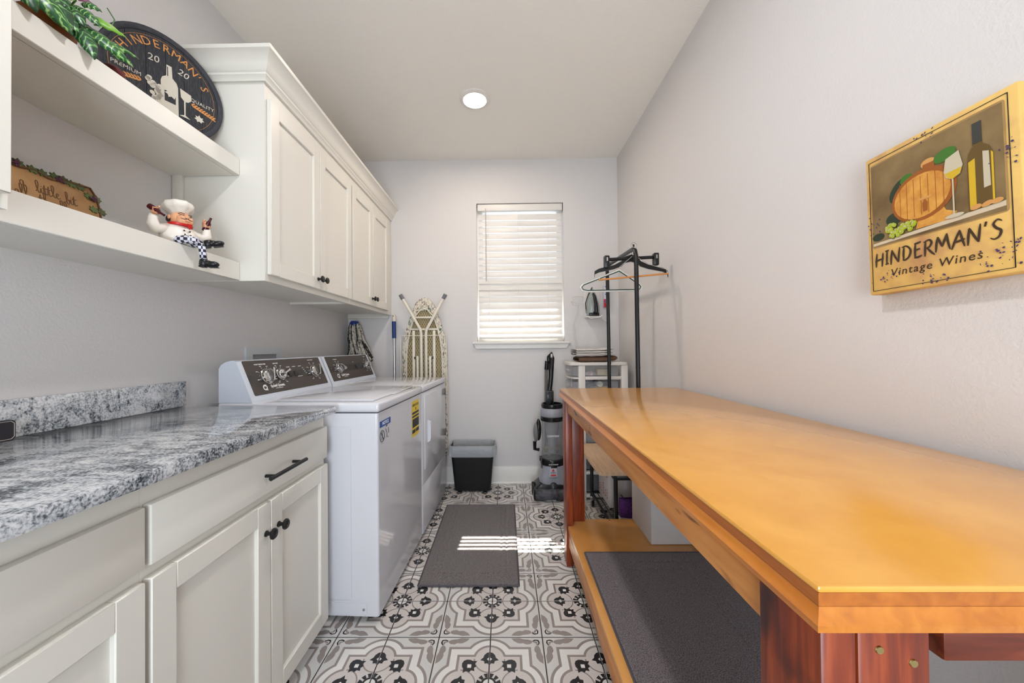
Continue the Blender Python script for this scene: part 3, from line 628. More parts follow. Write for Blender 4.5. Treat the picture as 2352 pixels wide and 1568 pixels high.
P(b,[(.066,-.030),(.076,-.030),(.076,.064),(.066,.060)],4,3); P(b,[(.0735,.092),(.0875,.092),(.0875,.133),(.0735,.133)],4,5); P(b,[(.088,.0),(.098,.001),(.097,.068),(.088,.072)],4,6); P(b,[(.100,-.034),(.103,-.034),(.103,.062),(.100,.066)],4,3)
P(b,[(.030,.086),(.026,.060),(.030,.046),(.040,.040),(.053,.046),(.058,.062),(.052,.094)],7,6); P(b,[(.0285,.056),(.032,.046),(.041,.040),(.053,.047),(.057,.058)],8,3); P(b,[(.0395,-.034),(.042,-.034),(.042,.041),(.0395,.041)],7,6); P(b,ellp(.041,-.036,.016,.004),7,6)
for i in range(34):
    a=random.random()*2*PI; q=math.sqrt(random.random()); gx,gy=-.066+.036*q*math.cos(a),-.026+.016*q*math.sin(a); P(b,ellp(gx,gy,.0054,.0057,10),5+(i%4),8 if i%3==0 else 9); P(b,ellp(gx-.0002,gy+.0005,.0044,.0047,10),9+(i%3),9); P(b,ellp(gx-.0012,gy+.0018,.0014,.0016,7),13,6)
for x,rt in ((.075,.1),(.092,.3),(.106,.05)): P(b,ellp(x,-.032,.009,.005,12,rt),5,10)
b.build('painting',mats,cv)
b=MB(); tx=lambda s,x,y,sz,sh,bo,sp:b.text(s,sz,Mc@Matrix.Translation((x,y,.0006)),shear=sh,bold=bo,spacing=sp)
ribbons(b,BRUSH,"HINDERMAN'S",.0308,.033,.0022,Mc@Matrix.Translation((-.003,-.103,.0008))@Matrix.Rotation(R(.8),4,'Z'),wave=.0012); tx('Vintage Wines',-.004,-.127,.025,.15,.0,1.15); b.build('lettering',pm('ink',(58,40,24)),cv)
b=MB()
for i in range(150):
    x,y=random.choice(((-.1,-.13),(.1,-.145),(.0,.165),(.12,-.12),(-.13,.0),(.13,.05),(0,-.165)));x+=random.gauss(0,.014);y+=random.gauss(0,.012)
    if abs(x)<W2-.004 and abs(y)<H2-.004: P(b,ellp(x,y,random.uniform(.0005,.0028),random.uniform(.0005,.0022),7,random.random()*3),5)
b.build('ink_spots',pm('stain',(70,52,96)),cv)
# ================================================================== SHELF DECOR
# round barrel-lid sign
Rs=.18; sy,ty=R(25),R(2.5)
a_=Vector((math.sin(sy),math.cos(sy),0)); n_=Vector((math.cos(sy),-math.sin(sy),0)); up_=Vector((-math.sin(ty)*n_.x,-math.sin(ty)*n_.y,math.cos(ty)))
cS=Vector((-1.20,1.28,1.9135))+up_*Rs; MS=fr(cS,a_,up_)
sg=thing('round_sign','round black barrel-lid sign with orange and cream lettering on the upper shelf','sign',(-1.20,1.28,1.9125))
M_slate=mat('charcoal_boards',(42,42,46),.75,var=(60,(84,84,88),.5,.85,(6,6,.6)),bump=(120,.4,.002))
for i in range(6):
    x0,x1=-.162+.054*i,-.162+.054*(i+1)-.0012; pl=[]
    for x in [x0+(x1-x0)*k/6 for k in range(7)]: pl.append((x,math.sqrt(max(0,.164**2-x*x))))
    pl+= [(x,-y) for x,y in pl[::-1]]
    MB().prism(pl,.010,M=MS@Matrix.Translation((0,0,-.006))).build('plank',M_slate,sg)
MB().lathe([(.162,-.010),(.1795,-.010),(Rs,-.006),(Rs,.007),(.1775,.009),(.166,.009),(.162,.006),(.162,-.010)],56,M=MS).build('rim',mat('charcoal_rim',(38,39,46),.6,var=(40,(60,60,68),.45,.8)),sg)
b=MB()
MSt=MS@Matrix.Translation((0,0,.0045))
word="HINDERMAN'S"
for i,ch in enumerate(word):
    a=R(62-(i)*12.6+(4 if ch=="'" else 0)); q=.130; b.text(ch,.038,MSt@Matrix.Translation((q*math.sin(-a),q*math.cos(a),0))@Matrix.Rotation(a,4,'Z'))
def wheat(cx,cy,s,dirn):
    for k in range(9):
        for sgn in (1,-1): b.prism(ellp(0,0,.007,.0026,8),.0003,M=MSt@Matrix.Translation((cx+dirn*k*.0085,cy+sgn*.004-.002*k,0))@Matrix.Rotation(R(sgn*35*dirn),4,'Z'))
wheat(.080,-.028,1,1); wheat(-.074,-.028,1,-1)
b.build('orange_print',mat('print_orange',(208,140,72),.6),sg)
b=MB(); M3=MSt
for s,x,rt in (('20',-.036,8),('20',.050,-10)): b.text(s,.034,M3@Matrix.Translation((x,.072,0))@Matrix.Rotation(R(rt),4,'Z'),shear=.2)
b.text('QUALITY',.018,M3@Matrix.Translation((.110,-.010,0)),spacing=1.05); b.text('PREMIUM',.018,M3@Matrix.Translation((-.106,-.010,0)),spacing=1.05)
b.prism([(-.016,-.10),(.034,-.10),(.034,.008),(.030,.022),(.018,.034),(.0165,.075),(.0015,.075),(.0,.034),(-.012,.022),(-.016,.008)],.0003,M=M3)
b.prism([(.040,.012),(.074,.004),(.073,-.018),(.064,-.028),(.056,-.030),(.055,-.082),(.070,-.090),(.036,-.090),(.051,-.082),(.051,-.029),(.042,-.02)],.0003,M=M3@Matrix.Translation((0,0,.0003)))
for k in range(26):
    u=k/26; b.prism(ellp(-.030+random.uniform(-.024,.024)*(1-u*.5),-.004-u*.075,.0075,.0075,10),.0003,M=M3@Matrix.Translation((0,0,.0004)))
lf=[(0,.018),(.005,.009),(.014,.011),(.011,.003),(.018,-.003),(.010,-.006),(.008,-.014),(0,-.009),(-.008,-.014),(-.010,-.006),(-.018,-.003),(-.011,.003),(-.014,.011),(-.005,.009)]
for cx,cy,k in ((.014,-.026,1.1),(.098,-.072,.9),(-.098,-.072,.9)): b.prism([(cx+x*k,cy+y*k) for x,y in lf],.0003,M=M3@Matrix.Translation((0,0,.0006)))
b.build('cream_print',mat('print_cream',(206,198,182),.7),sg)
b=MB(); b.prism([(-.006,-.06),(.026,-.06),(.026,-.022),(-.006,-.022)],.0003,M=M3@Matrix.Translation((0,0,.0004))); b.prism([(.003,.034),(.0055,.034),(.0055,.068),(.003,.068)],.0003,M=M3@Matrix.Translation((0,0,.0004))); b.build('dark_print',M_slate,sg)
b=MB(); b.lathe([(.1493,0),(.1503,0),(.1500,.0004),(.1494,.0004),(.1493,0)],60,M=MSt); b.build('ring_line',mat('print_orange'),sg)
# resin plaque
pq=thing('resin_plaque','tan resin plaque edged with vines and grapes leaning on the lower shelf','plaque',(-1.265,.92,1.4955))
tq=R(14); Mq=fr((-1.258,1.135,1.4962),(0,-1,0),(-math.sin(tq),0,math.cos(tq)),(math.cos(tq),0,math.sin(tq)))   # x runs toward the camera from the right end
top=lambda x:.150+.006*math.sin(x*16+1)+.004*math.sin(x*41)
out=[(.000,.0)]+[(.004+.003*math.sin(k*1.7),.012*k) for k in range(1,11)]+[(.012,.138)]+[(x/100.,top(x/100.)) for x in range(2,43,2)]+[(.435,.12),(.44,0)]
MB().prism([(-x,y) if False else (x,y) for x,y in out],.014,M=Mq@Matrix.Diagonal((1,1,1,1))@Matrix.Translation((0,0,-.007))).build('slab',mat('tan_resin',(158,118,70),.55,var=(14,(132,94,52),.35,.7),bump=(260,.3,.002)),pq)
# mirrored writing frame: reading direction runs from the camera side toward the right end
Mw=fr(Mq@Vector((0,0,.0065)),(0,1,0),(-math.sin(tq),0,math.cos(tq)))
b=MB()
for body,x,y in (('bit',-.082,.078),('little',-.136,.082),('a',-.190,.088),('e',-.226,.090),('ll',-.105,.044),('th',-.150,.050),('all',-.196,.056),('r',-.232,.060)): ribbons(b,CURS,body,.029,.036,.0011,Mw@Matrix.Translation((x,y,.0008)),gap=-.03,round_=True)
b.build('lettering',mat('carved_brown',(96,62,30),.6),pq)
vp=[(x/100.,top(x/100.)-.006+.004*math.sin(x*.9)) for x in range(2,43)]+[]
b=MB(); b.tube([(x,y,.008) for x,y in vp[::-1]]+[(.008,.13,.008),(.006,.09,.008),(.010,.05,.008),(.006,.01,.008)],.0032,6,M=Mq); b.build('vine',mat('vine_brown',(92,60,34),.6),pq)
for k,(x,y) in enumerate([(.015,.015),(.012,.045),(.014,.085),(.02,.125),(.06,.146),(.10,.150),(.15,.146),(.20,.150),(.235,.14),(.28,.15),(.33,.15)]):
    if k%2: 
        g=MB()
        for q in range(12): g.ell((x+random.uniform(-.010,.010),y+random.uniform(-.012,.004),.010+random.uniform(0,.004)),(.0034,.0034,.0034),8,M=Mq)
        g.build('grape_bunch',mat('grape_purple',(84,44,62),.4),pq)
    g=MB(); s=.75
    for dx in (-.012,.010): g.prism([(x+dx+u*s,y+v*s) for u,v in lf],.004,M=Mq@Matrix.Translation((0,0,.006)))
    g.build('vine_leaf',mat('vine_green',(78,92,48),.55),pq)
# potted plant with trailing leaves
pp=thing('potted_plant','leafy green artificial plant in a brown pot trailing over the upper shelf','plant',(-1.150,.90,1.9125))
Mpp=Matrix.Translation((-1.150,.900,1.9130))
MB().lathe([(.036,0),(.046,.02),(.053,.055),(.056,.062),(.053,.066),(.048,.062),(.046,.052),(.0001,.05)],24,M=Mpp).build('pot',mat('terracotta_brown',(150,84,34),.5),pp)
b=MB(); Mr=Matrix.Translation((-1.115,1.02,1.9130)); b.ell((0,0,.022),(.028,.030,.022),14,M=Mr); b.build('red_bow',mat('deep_red',(96,26,26),.6,var=(60,(60,14,14),.4,.7)),pp)
LM=[leafmat('leaf_green',(26,84,36),(52,120,52),(150,190,110)),leafmat('leaf_deep',(20,66,32),(36,100,44),(120,170,96)),mat('leaf_lime',(116,170,56),.4,var=(14,(206,206,160),.55,.7)),mat('leaf_purple',(96,72,86),.4,var=(20,(170,84,120),.5,.75))]
def leaf(base,tip,wid,mi,sag=.02,twist=0.0,nrm=None):
    A=Vector(base);B_=Vector(tip);d=B_-A; L=d.length; nv=Vector(nrm or (.75,-.45,.5)); side=d.cross(nv).normalized(); nv=side.cross(d).normalized()
    if twist: side=(Matrix.Rotation(twist,3,d.normalized())@side)
    if twist: nv=(Matrix.Rotation(twist,3,d.normalized())@nv)
    V=[];Fc=[];n=10; wid*=1.3
    for i in range(n+1):
        t=i/n; wv=wid*(math.sin(PI*min(1,t**.75))**.8)*(1-.15*t)+.0012; c=A+d*t+nv*(sag*4*t*(1-t))
        for k in (-1,-.5,0,.5,1): V.append(c+side*wv*k-nv*(abs(k)**1.5*wv*.35)+nv*(.002*math.sin(t*22)*abs(k)))
    for i in range(n):
        for k in range(4): Fc.append((i*5+k,i*5+k+1,i*5+k+6,i*5+k+5))
    b=MB(); b.add(V,Fc); o=b.build('leaf',LM[mi],pp,angle=180)
    s=o.modifiers.new('thick','SOLIDIFY'); s.thickness=.0009
    return o
crown=Vector((-1.13,.935,2.0))
for base,tip,wd_,mi,sg_ in (
 ((-1.09,.905,1.99),(-1.042,.913,1.888),.019,1,.010),((-1.10,.925,1.995),(-1.043,1.012,1.944),.021,0,.014),((-1.10,.94,2.03),(-1.065,1.012,2.030),.014,2,.010),
 ((-1.09,.840,2.02),(-1.048,.868,1.919),.022,1,.012),((-1.09,.785,2.0),(-1.043,.866,1.910),.027,0,.016),((-1.09,.775,1.98),(-1.046,.800,1.905),.022,1,.014),((-1.13,.90,2.07),(-1.09,.968,2.068),.013,3,.01),
 ((-1.09,.965,1.985),(-1.075,1.058,2.005),.010,0,.010),((-1.10,.83,2.03),(-1.055,.800,1.97),.024,1,.02),((-1.12,.86,2.05),(-1.07,.83,2.02),.024,0,.02),
 ((-1.14,.90,2.06),(-1.09,.90,2.10),.020,0,.02),((-1.16,.88,2.06),(-1.12,.85,2.12),.020,1,.02),((-1.17,.91,2.05),(-1.22,.98,2.08),.018,0,.02),((-1.18,.88,2.05),(-1.24,.84,2.09),.018,1,.02),
 ((-1.11,.94,2.01),(-1.09,1.02,1.965),.016,1,.016),((-1.10,.89,2.02),(-1.058,.905,1.962),.016,1,.012),((-1.12,.90,2.05),(-1.066,.880,2.010),.016,2,.012),((-1.11,.92,2.04),(-1.062,.945,1.998),.016,0,.012),
 ((-1.12,.88,2.03),(-1.058,.862,1.975),.020,1,.016),((-1.10,.87,2.0),(-1.052,.885,1.932),.016,1,.010),((-1.12,.82,2.03),(-1.07,.77,1.99),.02,1,.02),((-1.10,.93,2.05),(-1.07,.955,2.05),.012,0,.01)):
    leaf(base,tip,wd_,mi,sg_)
b=MB()
for k in range(9):
    a=k*.7; b.tube([(-1.150+.02*math.cos(a),.90+.02*math.sin(a),1.96),(-1.135+.03*math.cos(a),.90+.03*math.sin(a),2.0),(-1.115+.04*math.cos(a),.90+.05*math.sin(a),2.03)],.002,5)
b.tube([(-1.11,.97,2.03),(-1.09,.995,2.045),(-1.085,1.0,2.07),(-1.09,.985,2.09)],.0016,5); b.build('stem',mat('stem_green',(70,110,46),.5),pp)
# chef figurine: faces +X
ch=thing('chef_figurine','small chef figurine in white coat holding two bottles, legs over the lower shelf edge','figurine',(-1.115,1.24,1.4955))
FR_=Matrix.Translation((-1.104,1.222,1.4960))@Matrix.Rotation(R(-18),4,'Z')@Matrix.Scale(1.13,4)
M_coat=mat('coat_white',(226,218,206),.35); M_skin=mat('figurine_skin',(226,168,126),.35,var=(50,(206,140,104),.45,.75)); M_red=mat('scarf_red',(196,24,22),.35); M_wine=mat('bottle_wine',(72,18,28),.2); M_boot=mat('boot_black',(24,24,26),.35); M_chk=checks('check_trousers',(30,30,44),(214,214,226),100)
b=MB(); b.lathe([(.0001,0),(.034,.001),(.044,.012),(.046,.026),(.040,.042),(.030,.056),(.018,.062),(.0001,.063)],24,M=FR_@Matrix.Translation((0,0,.001)),sx=.82,sy=1.05)
arms=[]
for s in (1,-1):   # arms raised, one continuous surface each
    b.tube([(0,s*.026,.050),(.004,s*.046,.040),(.008,s*.062,.036),(.010,s*.070,.048),(.010,s*.070,.062),(.012,s*.068,.070)],[.012,.014,.0155,.014,.011,.010],12,M=FR_)
b.build('coat',M_coat,ch,angle=180)
b=MB(); b.ell((.010,0,.078),(.024,.028,.023),18,M=FR_); b.ell((.026,0,.072),(.012,.022,.014),14,M=FR_); b.ell((.036,0,.082),(.0055,.0055,.0045),10,M=FR_)
for s in (1,-1): b.ell((.026,s*.013,.078),(.009,.009,.008),10,M=FR_); b.ell((.004,s*.028,.080),(.005,.004,.007),8,M=FR_)
b.build('head',M_skin,ch,angle=180)
b=MB()
for s in (1,-1):
    b.ell((.013,s*.067,.082),(.0105,.009,.0105),12,M=FR_)
    for k in range(4): b.tube([(.010,s*(.059),.076+.004*k),(.020,s*.060,.076+.004*k),(.024,s*.068,.076+.004*k),(.018,s*.075,.076+.004*k)],.0028,6,M=FR_)
    b.tube([(.008,s*.062,.086),(.014,s*.058,.094),(.020,s*.060,.096)],.003,6,M=FR_)
b.build('hands',M_skin,ch,angle=180)
b=MB(); b.lathe([(.021,.0),(.023,.008),(.033,.014),(.038,.024),(.035,.034),(.022,.041),(.0001,.043)],36,M=FR_@Matrix.Translation((.002,0,.092))@Matrix.Rotation(R(-14),4,'Y'),lobes=(9,.05)); b.build('toque',M_coat,ch,angle=180)
b=MB(); b.lathe([(.022,.056),(.030,.058),(.031,.063),(.024,.067)],24,M=FR_@Matrix.Translation((.004,0,0))); b.prism([(-.006,.062),(.006,.062),(.0,.046)],.004,M=FR_@fr((.034,0,0),(0,1,0),(.2,0,1))); b.build('neckerchief',M_red,ch)
b=MB()
for s in (1,-1):
    b.tube([(.0365,s*.001,.0775),(.036,s*.008,.075),(.032,s*.017,.0765),(.029,s*.020,.080)],[.0018,.0018,.0012,.0006],6,M=FR_)
    b.tube([(.033,s*.005,.087),(.031,s*.011,.0885),(.027,s*.016,.086)],.0008,5,M=FR_); b.tube([(.034,s*.005,.0905),(.031,s*.012,.093),(.026,s*.018,.090)],.0011,5,M=FR_)
    b.ell((-.002,s*.026,.076),(.012,.004,.010),8,M=FR_)
b.build('moustache',mat('hair_brown',(48,32,26),.5),ch)
b=MB(); b.tube([(.0375,-.006,.0705),(.0385,0,.0690),(.0375,.006,.0705)],.0010,5,M=FR_); b.build('mouth',mat('lip',(168,84,70),.5),ch)
for z in (.030,.042):
    for y in (-.007,.008): MB().ell((.0385 if z<.04 else .0345,y,z),(.0018,.0022,.0022),8,M=FR_).build('button',M_dark,ch)
for s,ax in ((1,(.5,.1,.85)),(-1,(.75,.35,-.55))):
    A=Vector((.019,s*.067,.083)); d=Vector(ax).normalized(); u=d.orthogonal(); b=MB(); b.lathe([(.0001,-.021),(.0075,-.021),(.008,-.018),(.008,.004),(.0035,.013),(.003,.022),(.0036,.025),(.0001,.025)],14,M=FR_@fr(A,u,d.cross(u),d)); b.build('bottle',M_wine,ch)
b=MB()
b.tube([(.0,.018,.013),(.03,.020,.012),(.052,.022,.010),(.061,.024,-.004),(.063,.026,-.022),(.064,.027,-.038)],[.014,.013,.012,.010,.009,.0095],12,M=FR_)
b.tube([(.0,-.016,.013),(.03,-.016,.012),(.046,-.010,.013),(.058,.0,.013),(.064,.012,.011)],[.014,.013,.012,.011,.010],12,M=FR_); b.build('trousers',M_chk,ch,angle=180)
def boot(o,fx,up,name):
    Mb=fr(o,fx,Vector(up).cross(Vector(fx)),up); b=MB(); b.lathe([(.0105,0),(.0125,.004),(.0115,.016),(.0100,.018)],14,M=FR_@Mb@Matrix.Translation((0,0,-.008)))
    b.ell((.024,0,-.003),(.017,.0125,.0095),14,M=FR_@Mb); b.ell((.010,0,0),(.014,.0105,.009),12,M=FR_@Mb); b.box(-.011,.006,-.009,.009,-.013,-.007,r=.002,M=FR_@Mb); b.box(.012,.038,-.009,.009,-.013,-.0105,r=.001,M=FR_@Mb); b.build('boot',M_boot,ch,angle=60)
boot((.064,.028,-.050),(.85,.5,0),(0,0,1),'boot'); boot((.058,.044,.013),(.62,.72,.25),(-.1,-.1,1),'boot')
# ================================================================== BACK CORNERS
# string mop, head up, in the left corner
mp=thing('string_mop','grey and black string mop standing head-up behind the dryer in the corner','mop',(-1.17,2.97,0))
MB().tube([(-1.17,2.95,.005),(-1.235,3.0,1.33)],.011,10).build('handle',mat('mop_pole',(180,176,168),.4),mp)
MB().lathe([(.022,0),(.034,.012),(.036,.035),(.028,.05),(.0001,.052)],18,M=Matrix.Translation((-1.245,3.0,1.318))).build('clamp',mat('mop_blue',(28,56,130),.4),mp)
M_yarn2=mat('mop_yarn_dark',(40,38,38),.9,var=(60,(150,142,132),.52,.7)); M_yarn=mat('mop_yarn_light',(206,198,184),.9,var=(60,(52,50,50),.5,.66))
for k in range(104):
    a=2*PI*random.random(); q=random.uniform(.3,1); top_=(-1.245+.030*q*math.cos(a),3.0+.026*q*math.sin(a),1.372-.014*q)
    ex=-1.235+.072*math.cos(a)+.075*random.random(); ey=2.995+.045*math.sin(a); L=random.uniform(.26,.36)
    mid=(-1.245+.060*q*math.cos(a)+.014,3.0+.048*q*math.sin(a),1.352-L*.42)
    ex=min(max(ex,-1.318),-1.10); ey=min(ey,3.065)
    MB().tube([top_,((top_[0]*.5+mid[0]*.5)-.002,(top_[1]+mid[1])/2,(top_[2]+mid[2])/2+.02),mid,((mid[0]+ex)/2+.006,(mid[1]+ey)/2,1.352-L*.72),(ex,ey,1.352-L)],[.007,.010,.010,.0095,.009],6).build('strand',(M_yarn,M_yarn2)[k%2],mp,angle=180)
# telescopic pole
tp=thing('broom_pole','silver telescopic pole with blue grip standing between dryer and ironing board','pole',(-.918,3.0,0))
MB().tube([(-.910,2.99,.003),(-.926,3.03,1.235)],.0105,14).build('shaft',mat('brushed_alu',(196,196,198),.3,metal=.9),tp)
MB().tube([(-.926,3.03,1.225),(-.9285,3.036,1.365)],.0165,16).build('grip',mat('grip_blue',(26,56,112),.45),tp)
b=MB(); b.tube([(-.9285,3.036,1.36),(-.930,3.039,1.41),(-.9305,3.040,1.425)],[.0165,.0155,.008],16); b.build('end_cap',mat('cap_cream',(214,204,188),.5),tp); MB().tube([(-.9302,3.020,1.409),(-.9302,3.030,1.409)],.004,8).build('hang_hole',M_dark,tp)
# ironing board, underside to the room
ib=thing('ironing_board','folded ironing board with leaf-print cover hanging nose-up on the window wall','ironing board',(-.67,3.03,.22))
IX=-.672
def iw(z):
    P_=[(1.562,0.0),(1.556,.028),(1.54,.050),(1.50,.082),(1.42,.113),(1.30,.152),(1.22,.172),(1.10,.186),(.90,.190),(.30,.186),(.245,.178),(.235,.165)]
    for (za,wa),(zb,wb) in zip(P_,P_[1:]):
        if zb<=z<=za: return wa+(wb-wa)*(za-z)/(za-zb)
    return 0
zs=[1.562,1.556,1.54,1.52,1.50,1.46,1.42,1.36,1.30,1.26,1.22,1.16,1.10,1.0,.90,.7,.5,.30,.245,.235]
outl=[(IX+iw(z),z) for z in zs]+[(IX-iw(z),z) for z in zs[::-1]]
M_cov,N_,L_,p_=nodes('leaf_print_cover'); _tc=N_.new('ShaderNodeTexCoord'); _mp=N_.new('ShaderNodeMapping'); _mp.inputs['Scale'].default_value=(2.4,1,1); _mp.inputs['Rotation'].default_value=(0,R(35),0); L_.new(_tc.outputs['Object'],_mp.inputs[0])
_v=N_.new('ShaderNodeTexNoise'); _v.inputs['Scale'].default_value=17; _v.inputs['Detail'].default_value=2; _v.inputs['Distortion'].default_value=1.5; L_.new(_mp.outputs[0],_v.inputs[0])
_r=ramp(N_,[(.38,(92,106,98)),(.43,(218,208,190)),(.56,(224,216,200)),(.62,(140,122,98))]); L_.new(_v.outputs[0],_r.inputs[0]); L_.new(_r.outputs[0],p_.inputs['Base Color']); p_.inputs['Roughness'].default_value=.9
inr=lambda z,o=.045:max(0,iw(z)-o)
ring_o=[(IX+iw(z),z) for z in zs]; 
b=MB(); Mi=fr((0,3.044,0),(1,0,0),(0,0,1))
b.prism(outl[1:-1] if False else outl,.004,M=Mi@Matrix.Translation((0,0,.0)))      # fabric on the ironing side
b.build('cover',M_cov,ib)
b=MB(); zz=[1.50,1.46,1.42,1.36,1.30,1.26,1.22,1.16,1.10,1.0,.90,.7,.5,.30]
path=[(IX+iw(z),z) for z in zs][1:]; inn=[(IX+inr(min(max(z,.29),1.452)),min(max(z,.29),1.452)) for z in zs][1:]
full=[(IX-0,1.562)]; 
def strip(side):
    V=[];Fc=[]
    for (xo,zo),(xi,zi) in zip(path,inn):
        xo=IX+(xo-IX)*side; xi=IX+(xi-IX)*side
        V+= [(xo,3.040,zo),(xo,3.028,zo),(xi,3.024,zi)]
    for i in range(len(path)-1):
        for k in range(2): Fc.append((i*3+k,i*3+k+1,i*3+k+4,i*3+k+3))
    b.add(V,Fc)
strip(1); strip(-1)
b.prism([(IX-.028,1.556),(IX,1.562),(IX+.028,1.556),(IX+.068,1.47),(IX+.06,1.452),(IX-.06,1.452),(IX-.068,1.47)],.003,M=fr((0,3.027,0),(1,0,0),(0,0,1)))
b.build('cover_hem',M_cov,ib)
M_cream=mat('cream_metal',(226,218,202),.4)
b=MB(); ph=.036
for sgn in (1,-1):
    c=-1.2
    while c<3.2:
        seg=[]; prev=None; z=.27
        while z<1.47:
            x=(IX+(z-c)*.55*sgn)
            ok=abs(x-IX)<inr(z,.04) 
            if ok: seg.append((x,3.0335+.0008*sgn,z))
            if (not ok or z+.01>=1.47) and len(seg)>1: b.tube([seg[0],seg[-1]],.0021,3,cap=False); seg=[]
            elif not ok: seg=[]
            z+=.01
        c+=ph
b.build('mesh_deck',mat('mesh_metal',(226,214,180),.45),ib)['kind']='stuff'
MB().prism([(IX+s*inr(z,.036),z) for s,zl in ((1,[1.45,1.40,1.3,1.2,1.1,.9,.6,.3]),(-1,[.3,.6,.9,1.1,1.2,1.3,1.40,1.45])) for z in zl],.002,M=fr((0,3.040,0),(1,0,0),(0,0,1))).build('deck_backing',mat('pad_underside',(140,124,88),.9),ib)
fr_pts=[(IX-inr(z,.04),3.02,z) for z in (.28,.6,.9,1.1,1.2,1.3,1.40)]+[(IX-.03,3.02,1.458),(IX,3.02,1.466),(IX+.03,3.02,1.458)]+[(IX+inr(z,.04),3.02,z) for z in (1.40,1.3,1.2,1.1,.9,.6,.28)]
MB().tube(fr_pts,.0055,8).build('rim_tube',M_cream,ib)
for z in (1.395,1.297,.62): MB().box(IX-inr(z,.04),IX+inr(z,.04),3.010,3.022,z-.007,z+.007,r=.002).build('cross_bar',M_cream,ib)
for s in (-1,1):
    l=MB().tube([(IX+s*.020,2.998,.26),(IX+s*.020,2.998,1.26),(IX+s*.026,2.996,1.295),(IX+s*.172,2.985,1.555)],.0125,12).build('leg',M_cream,ib)
    MB().tube([(IX+s*.166,2.9855,1.543),(IX+s*.186,2.984,1.580)],.0155,12).build('foot_cap',mat('cap_grey',(112,112,118),.6),l)
    MB().box(IX+s*.085-.011,IX+s*.085+.011,3.004,3.014,.30,1.285,r=.002).build('rail',M_cream,ib)
    MB().box(IX+s*.052-.009,IX+s*.052+.009,2.994,3.006,.30,1.075,r=.002).build('slide_bar',M_cream,ib)
    MB().box(IX+s*.074-.004,IX+s*.074+.004,2.994,3.004,1.05,1.07).build('catch',M_dark,ib)
rw=[(IX-.188,2.99,.62),(IX-.188,2.99,1.236),(IX-.180,2.99,1.244),(IX+.180,2.99,1.244),(IX+.188,2.99,1.236),(IX+.188,2.99,.62)]
MB().tube(rw,.0035,6).build('iron_rest_wire',M_cream,ib)
# waste bin with liner
wb=thing('waste_bin','black rectangular waste bin with clear plastic liner under the window','bin',(-.268,2.955,0.0015))
def rr3(x0,x1,y0,y1,z,r,n=5): return [(x,y,z) for x,y in rounded_rect(x0,x1,y0,y1,r,n)]
CXb,CYb=-.268,2.955
def rb(hx,hy,z,r=.03): return rr3(CXb-hx,CXb+hx,CYb-hy,CYb+hy,z,r)
b=MB(); b.loft([rb(.137,.072,.012,.02),rb(.142,.076,.018,.022),rb(.172,.095,.350,.03),rb(.178,.100,.352,.03),rb(.178,.100,.366,.03),rb(.170,.093,.366,.03),rb(.168,.091,.34,.03),rb(.139,.071,.03,.02)],cap1=False); 
b.loft([rb(.138,.070,.03,.02),rb(.138,.070,.0301,.02)])
for x in (-.10,.10): b.box(CXb+x-.018,CXb+x+.018,CYb-.068,CYb+.068,.002,.014,r=.004)
b.build('bin',mat('bin_black',(22,22,23),.55,bump=(300,.2,.001)),wb)
M_film=mat('liner_film',(214,218,222),.25,alpha=.45,spec=.6,bump=(26,.8,.01)); random.seed(3)
def wr(hx,hy,z,amp,r=.035):
    base=rounded_rect(-hx,hx,-hy,hy,r,7); out=[]
    for k,(x,y) in enumerate(base):
        q=1+amp*math.sin(k*2.1)+random.uniform(-amp,amp)*.7; out.append((CXb+x*q,CYb+y*q,z+random.uniform(-1,1)*amp*.18))
    return out
b=MB(); b.loft([wr(.150,.078,.20,.01),wr(.163,.085,.30,.008),wr(.171,.092,.366,.003),wr(.176,.098,.3705,.004),wr(.183,.104,.366,.006),wr(.187,.107,.335,.010),wr(.190,.109,.30,.016),wr(.184,.106,.285,.014)],cap0=False,cap1=False); b.build('liner',M_film,wb,angle=180)
# upright vacuum cleaner
vc=thing('vacuum_cleaner','black and grey upright vacuum cleaner standing by the end of the work table','vacuum',(.355,2.86,.0015))
VX,VY=.357,2.86; M_vb=mat('vac_black',(20,20,22),.25); M_vg=mat('vac_grey',(150,152,160),.3); M_vdark=mat('vac_dark',(50,50,54),.3)
b=MB(); b.loft([[(VX+x,VY-.115+y,z) for x,y in rounded_rect(-.02-.135*k,-.02+.135*k,-.03*j,.16,.02)] for k,j,z in ((1,1,.004),(1,1,.05),(.97,.85,.075),(.72,.3,.105),(.62,.1,.115))]); b.build('foot_housing',M_vb,vc)
b=MB(); b.tube([(VX-.145,VY-.140,.046),(VX+.108,VY-.140,.046)],.040,20); b.build('brush_cover',mat('vac_smoke',(84,84,90),.12,var=(20,(46,46,50),.4,.7)),vc)
b=MB(); b.text('technology',.015,fr((VX-.03,VY-.1835,.020),(1,0,0),(0,-.35,1))); b.build('brush_print',M_white,vc)['kind']='stuff'
for s in (-1,1): MB().lathe([(.0001,-.012),(.044,-.012),(.048,-.006),(.048,.006),(.044,.012),(.0001,.012)],22,M=fr((VX-.02+s*.130,VY-.02,.0495),(0,1,0),(0,0,1))).build('wheel',M_blackp,vc)
b=MB(); b.loft([[(VX+x,VY-.10+y,z) for x,y in rounded_rect(-hx,hx,-.02,hy,.03)] for hx,hy,z in ((.075,.10,.10),(.105,.14,.125),(.100,.155,.165),(.082,.16,.215),(.080,.16,.245))]); b.build('neck',M_vg,vc)
MB().lathe([(.026,0),(.026,.014),(.018,.02),(.0001,.021)],20,M=fr((VX-.005,VY-.118,.100),(1,0,0),(0,.5,.85))).build('height_dial',M_vdark,vc)
Mv=Matrix.Translation((VX,VY-.03,0))
